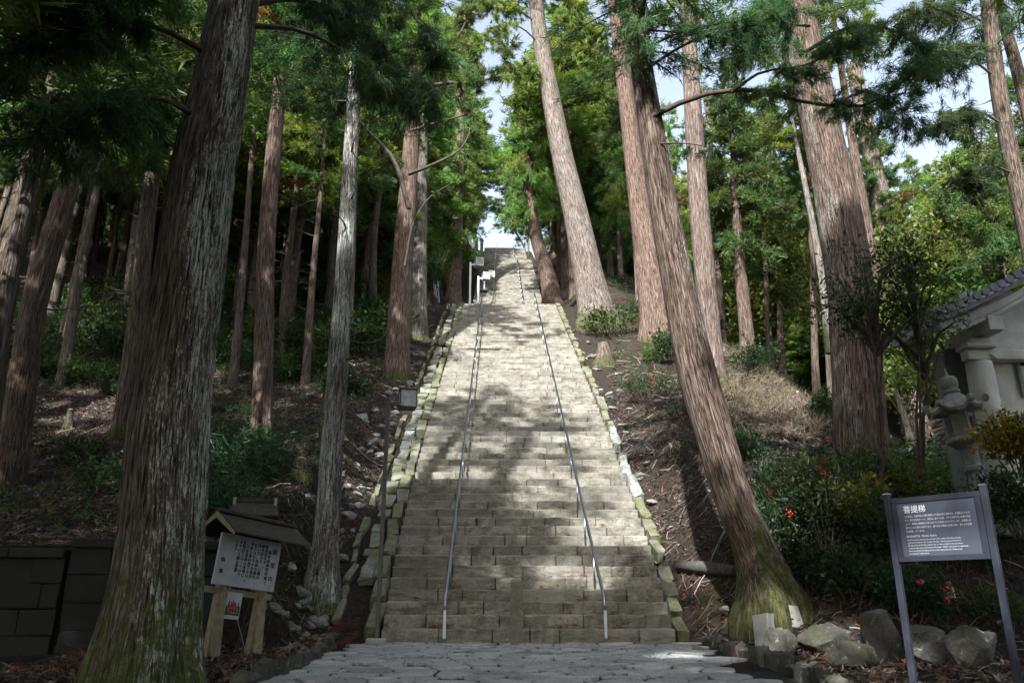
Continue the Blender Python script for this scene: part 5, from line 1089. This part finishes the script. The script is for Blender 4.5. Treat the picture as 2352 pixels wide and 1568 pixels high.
def tall_bush(label, px, py, Y, top, rx, seed):
    a = at(px, py, Y); c = at(*top, Y); a[2] = h1(a[0], Y); r = empty('evergreen_tree', a, label, 'tree'); mb = MB(); rg4 = np.random.default_rng(seed)
    for q in range(4): mb.tube([a + (0, 0, -.3), (a + c) / 2 + rg4.normal(0, .12, 3), c + rg4.normal(0, .5, 3)], [.05, .035, .012], 5, cap=False)
    mb.build('trunk', M_WOOD, r); link('crown', broad_crown(seed, 4.0, rx * 1.35, 340, 5, .15, .06, DK + MIDG[:1]), r, c - a - np.array([0, 0, 1.5]))
px_shrub('nandina_shrub', 'airy dark shrub with red berries on the slope right of the stairs', 1480, 920, 1.2, 1.9, 601, NAN, .13, .045, 20, 330, 5, berries=4)
px_shrub('nandina_shrub', 'small berry shrub between the leaning cedar and the airy dark shrub', 1560, 960, .7, 1.1, 602, NAN, .12, .04, 10, 120, 5, berries=2)
px_shrub('nandina_shrub', 'red berried shrub right behind the dark leaning cedar trunk', 1800, 1290, 1.0, 2.3, 603, NAN, .15, .05, 22, 420, 6, berries=4)
px_shrub('nandina_shrub', 'tall leafy shrub with berry clusters in front of the massive ribbed cedar', 1900, 1260, 1.0, 2.6, 604, NAN + [(.14, .14, .03)], .16, .05, 24, 480, 6, berries=5)
px_shrub('yellow_leaf_shrub', 'shrub with bright yellow autumn leaves below the massive ribbed cedar', 1950, 1230, .95, 1.7, 605, YEL, .15, .075, 18, 260, 6)
px_shrub('yellow_leaf_shrub', 'yellow green shrub left of the stone lantern', 2075, 1160, 1.0, 1.5, 606, YEL[1:4] + MIDG, .14, .07, 18, 330, 6, berries=3)
px_shrub('yellow_leaf_shrub', 'golden leafed bush growing around the lantern shaft', 2170, 1135, .9, 1.1, 607, YEL[1:], .14, .07, 14, 260, 6)
px_shrub('evergreen_shrub', 'dense dark evergreen shrub in the shade right of the bent cedar', 1760, 1180, 1.1, 1.8, 608, DK, .12, .06, 16, 520, 6)
px_shrub('evergreen_shrub', 'dark evergreen bush below the yellow leafed shrub', 1960, 1380, .9, 1.3, 609, DK, .12, .06, 14, 380, 6)
px_shrub('camellia_shrub', 'glossy camellia bush with pink flowers seen under the sign', 2085, 1420, .85, 1.15, 610, [(.018, .045, .022), (.025, .06, .028)], .085, .05, 16, 620, 6, petals=6)
px_shrub('camellia_shrub', 'dark camellia with white spots beside the dry grass bank', 1905, 960, .8, 1.3, 611, DK + MIDG, .12, .06, 14, 280, 6)
tall_bush('slim evergreen tree whose dark leaves cross the massive ribbed cedar halfway up', 2000, 980, -1.6, (1995, 690), 1.5, 612)
tall_bush('dark evergreen tree with foliage below the temple eave corner', 2085, 985, -1.4, (2105, 745), 1.0, 613)
px_shrub('autumn_maple', 'orange and yellow maple bush before the temple column', 2345, 1075, .75, 1.25, 614, [(.32, .16, .02), (.26, .17, .02), (.12, .13, .03), (.05, .08, .03)], .12, .07, 16, 420, 6, z=-4.6)
px_shrub('evergreen_shrub', 'dark green bush at the frame edge under the orange maple', 2345, 1215, .75, 1.2, 615, DK + [(.05, .07, .02)], .10, .05, 14, 520, 6, z=-4.8)
px_shrub('fern_clump', 'drooping fern at the frame edge above the large dark boulder', 2290, 1430, .6, .75, 616, MIDG + DK, .2, .03, 12, 130, 7, cat='fern')
b = ground(2040, 960); r = empty('bright_maple', (b[0] + .6, 4.5, h1(b[0] + .6, 4.5)), 'sunlit yellow green maple with white branches behind the stone lantern', 'tree'); bb = np.array(r.location); mb = MB()
for q in ((-1.2, 0, 3.4), (.6, .2, 4.2), (1.8, 0, 3.8), (2.4, .3, 4.4)): mb.tube([bb + (0, 0, -.3), bb + np.array(q) * .5 + (0, 0, .3), bb + np.array(q)], [.08, .05, .015], 5, cap=False)
mb.build('trunk', M_CUT, r); link('crown', broad_crown(620, 3.0, 2.2, 1300, 5, .15, .10, [(.16, .22, .03), (.20, .22, .03), (.11, .17, .03)]), r, (.8, 0, 2.4))
for k, (x, y, s, lb) in enumerate(((30, 44, 1.5, 'pale leafed broad tree lit by the sun beyond the temple roof'), (40, 56, 1.8, 'tall round pale green tree on the far rise beyond the temple'), (26, 30, 1.1, 'dark broad tree directly behind the temple roof'), (36, 38, 1.4, 'yellowing broad tree between the temple roof and the far rise'), (22, 40, 1.2, 'broad leafed tree behind the slimmer pale cedar'), (48, 50, 1.7, 'broad crowned tree farthest along the rise behind the temple'))):
    z = h1(x, y); r = empty('broadleaf_tree', (x, y, z), lb, 'tree'); t = link('trunk', TR[k % 5][0], r); t.scale = (.8 * s, .8 * s, .5 * s); barkprops(t, .2, .2, .5, 0, .6); c = link('crown', BROAD[k % 2], r, (0, 0, 3.5 * s)); c.scale = (s, s, s * 1.15); c.rotation_euler[2] = k

b = np.array([3.6, 101.5, 55.2]); r = empty('leaning_tree', b, 'small dark tree leaning over the top of the stairs against the sky', 'tree'); mb = MB(); mb.tube([b + (0, 0, -.5), b + (-.3, 0, 2.2), b + (-1.6, 0, 4.6), b + (-2.8, 0, 6.6)], [.28, .22, .16, .08], 7); mb.build('trunk', M_WOOD, r); link('crown', broad_crown(640, 4.0, 2.4, 420, 5, .34, .18, MIDG), r, (-2.2, 0, 4.4))
for k, (px, py, rx, rz, cc, lb) in enumerate(((1740, 1235, .9, 1.5, NAN, 'leafy shrub low against the bent cedar trunk'), (1850, 1180, 1.0, 1.6, NAN + YEL[2:4], 'mixed green shrub left of the bright yellow leaves'), (1990, 1150, .9, 1.4, YEL[2:4] + NAN, 'loose yellowing shrub right at the massive ribbed cedar foot'), (1860, 1350, .8, 1.2, DK, 'dark shrub above the long low boulder'), (2030, 1290, .8, 1.2, DK + NAN, 'dark leafy shrub directly behind the sign frame'), (2200, 1300, .9, 1.3, DK, 'shaded evergreen shrub behind the sign panel'), (1640, 1010, .7, 1.0, NAN, 'small shrub on the slope between the two pinkish cedars'), (1700, 1060, .8, 1.1, DK, 'low dark shrub at the foot of the dry grass bank'))):
    px_shrub('bank_plant', lb, px, py, rx, rz, 650 + k, cc, .14, .055, 16, 300, 6, berries=1 if cc is NAN else 0)

# ------------------------------------------------------------------ litter, twigs, low undergrowth
def scatter(n, box, rng, ok=None):
    x = rng.uniform(box[0], box[1], n); y = rng.uniform(box[2], box[3], n)
    if ok is not None: k = ok(x, y); x, y = x[k], y[k]
    return x, y
rl_ = np.random.default_rng(97)
offst = lambda x, y: (np.abs(x) > np.where(y > -.2, np.where(x < 0, 5.2, 4.25), 4.3)) & ~((x < -7) & (y < wall_y(x) + .4) & (y > wall_y(x) - .4))
def twigs(n, box, lmin, lmax, w, cols, name):
    x, y = scatter(n, box, rl_, offst); n = len(x); a = rl_.uniform(0, 6.28, n); L = rl_.uniform(lmin, lmax, n); dx, dy = np.cos(a) * L / 2, np.sin(a) * L / 2
    p = np.stack([x - dx, y - dy, H(x - dx, y - dy) + rl_.uniform(.0, .05, n)], -1); q = np.stack([x + dx, y + dy, H(x + dx, y + dy) + rl_.uniform(.0, .12, n)], -1); m = (p + q) / 2 + rl_.normal(0, .06, (n, 3)) * L[:, None]; m[:, 2] = np.maximum(m[:, 2], H(m[:, 0], m[:, 1]) + .01)
    s = unit(np.cross(q - p, rl_.normal(0, 1, (n, 3)))) * (w * rl_.uniform(.5, 1.4, (n, 1)))
    V = np.stack([p - s / 2, p + s / 2, m + s / 2, m - s / 2, m - s / 2, m + s / 2, q + s / 4, q - s / 4], 1).reshape(-1, 3); c = np.repeat(np.array(cols)[rl_.integers(len(cols), size=n)] * rl_.uniform(.5, 1.2, (n, 1)), 8, 0)
    return V, c
TC = [(.22, .19, .165), (.14, .115, .095), (.28, .25, .225), (.11, .075, .058), (.08, .065, .055), (.18, .125, .10)]
VS = [twigs(9000, (-24, -4.6, -3, 22), .15, .7, .018, TC, ''), twigs(3500, (-36, -5, 20, 55), .4, 1.6, .05, TC, ''), twigs(4500, (4.2, 13, -4.3, 16), .12, .6, .018, TC, ''), twigs(1200, (5, 20, 16, 40), .4, 1.2, .04, TC, ''), twigs(900, (-9, -4.2, -9, -2.8), .1, .4, .012, TC, ''), twigs(700, (4.2, 9, -10, -4.2), .1, .4, .012, TC, '')]
tag(link('fallen_twigs', tri_mesh('fallen_twigs', np.concatenate([v for v, c in VS]), M_TWIG, np.concatenate([c for v, c in VS]), None, None, 4)), 'dry fallen twigs and sticks strewn over the forest floor', 'twigs', kind='stuff')
def leaflitter():
    out = []
    for n, box in ((26000, (-22, -4.6, -3, 20)), (9000, (-34, -6, 20, 50)), (13000, (4.2, 12.5, -4.3, 18)), (2500, (-8.5, -4.2, -9, -2.8)), (2500, (4.2, 9, -10, -4.2))):
        x, y = scatter(n, box, rl_, offst); out.append(np.stack([x, y, H(x, y) + rl_.uniform(.0, .05, len(x))], -1))
    P = np.concatenate(out); n = len(P); a = rl_.uniform(0, 6.28, n); D = np.stack([np.cos(a), np.sin(a), rl_.uniform(-.1, .6, n)], -1)
    col = np.array([(.075, .060, .050), (.05, .041, .036), (.11, .09, .076), (.08, .045, .035), (.032, .027, .024), (.15, .13, .115)])[rl_.integers(6, size=n)]
    V, c = leaves(rl_, P, unit(D), 1, .14, .055, .3, col, .02, .4); return tri_mesh('leaf_litter', V, M_TWIG, c, None, None, 4)
tag(link('leaf_litter', leaflitter()), 'brown fallen leaves and bark scraps covering the forest floor', 'leaf litter', kind='stuff')
def redlitter():
    pts = []
    for n, box, ok in ((340, (-24, -5, -2, 22), offst), (200, (4.2, 12, -4, 16), offst), (90, (-9, -4.2, -8, -2.8), None), (70, (4.0, 8, -9, -3.6), None), (36, (4.1, 5.2, -.6, 2.5), None), (60, (-5.4, -4.3, -1.2, 1), None)):
        x, y = scatter(n, box, rl_, ok); pts.append(np.stack([x, y, H(x, y) + .03], -1))
    for n in range(120):                                   # on the treads, against the risers
        i = int(rl_.integers(0, 26) ** 1.0 * rl_.random()); x = rl_.uniform(-3.6, 3.6); y = i * TREAD + TREAD - .06; pts.append(np.array([[x, y, (i + 1) * RISE + .015]]))
    P = np.concatenate(pts); n = len(P); a = rl_.uniform(0, 6.28, n); D = np.stack([np.cos(a), np.sin(a) * .7, np.full(n, .12)], -1)
    col = np.array([(.15, .050, .030), (.11, .040, .026), (.19, .075, .042), (.08, .038, .028)])[rl_.integers(4, size=n)]
    V, c = blades(rl_, P, unit(D), 16, .22, .016, .35, col, .06); V[:, 2] = np.maximum(V[:, 2], 0.0224 * np.minimum(V[:, 1], 0) + .005); return tri_mesh('red_cedar_litter', V, M_TWIG, c)
tag(link('red_cedar_litter', redlitter()), 'rust red dead cedar sprays lying on the ground and the steps', 'litter', kind='stuff')
def undergrowth():
    x, y = scatter(36000, (-36, 22, -3.8, 56), rl_, offst); k = (vnoise(x * .22 + 9, y * .22) + .5 * vnoise(x * .9, y * .9) > np.where(y > 16, -.06, .08)) & ((x < -5.5) | (x > 5.2)); x, y = x[k], y[k]; n = len(x)
    P = np.stack([x, y, H(x, y) + rl_.uniform(.02, .35, n)], -1); D = np.stack([rl_.normal(0, .7, n), rl_.normal(-.3, .7, n), rl_.uniform(0, .8, n)], -1); sc_ = 1 + np.clip(y, 0, 50) / 25
    col = np.array(DK + MIDG + [(.09, .10, .03)])[rl_.integers(7, size=n)]; V, c = leaves(rl_, P, unit(D), 3, .17, .055, .6, col, .07); return tri_mesh('undergrowth', V, M_LEAF, c, None, None, 4)
tag(link('undergrowth', undergrowth()), 'low green undergrowth covering parts of the forest floor', 'undergrowth', kind='stuff')
def drygrass():
    P = []
    while len(P) < 3200:
        x, y = rl_.uniform(6.5, 15.5), rl_.uniform(3, 24); u, v = pxof(x, y, h1(x, y))
        if 1640 < u < 1900 and 780 < v < 1010 and rl_.random() < .9: P.append((x, y, h1(x, y)))
    P = np.array(P); D = np.stack([rl_.normal(.2, .5, len(P)), rl_.normal(-.2, .5, len(P)), rl_.uniform(.2, 1, len(P))], -1); col = np.array([(.21, .16, .125), (.16, .125, .095), (.11, .085, .06), (.25, .20, .165), (.07, .09, .03)])[rl_.integers(5, size=len(P))]
    V, c = blades(rl_, P, unit(D), 6, .48, .016, .7, col, .16); return tri_mesh('dry_grass', V, M_TWIG, c)
tag(link('dry_grass', drygrass()), 'tangled dry straw coloured grass covering the bank crest', 'grass', kind='stuff')
def pathweeds():
    x = rl_.uniform(-4.4, 3.9, 900); y = rl_.uniform(-13, -.05, 900); k = vnoise(x * 1.2, y * 1.2) > .05; x, y = x[k], y[k]; P = np.stack([x, y, .0224 * y - .01 + 0 * x], -1); D = np.stack([rl_.normal(0, .5, len(x)), rl_.normal(0, .5, len(x)), np.ones(len(x))], -1)
    V, c = blades(rl_, P, unit(D), 6, .055, .012, .5, np.repeat(np.array([[.06, .10, .02]]), len(P), 0), .02); return tri_mesh('joint_weeds', V, M_LEAF, c)
tag(link('joint_weeds', pathweeds()), 'tiny green weeds sprouting in the joints of the flagstone path', 'weeds', kind='stuff')
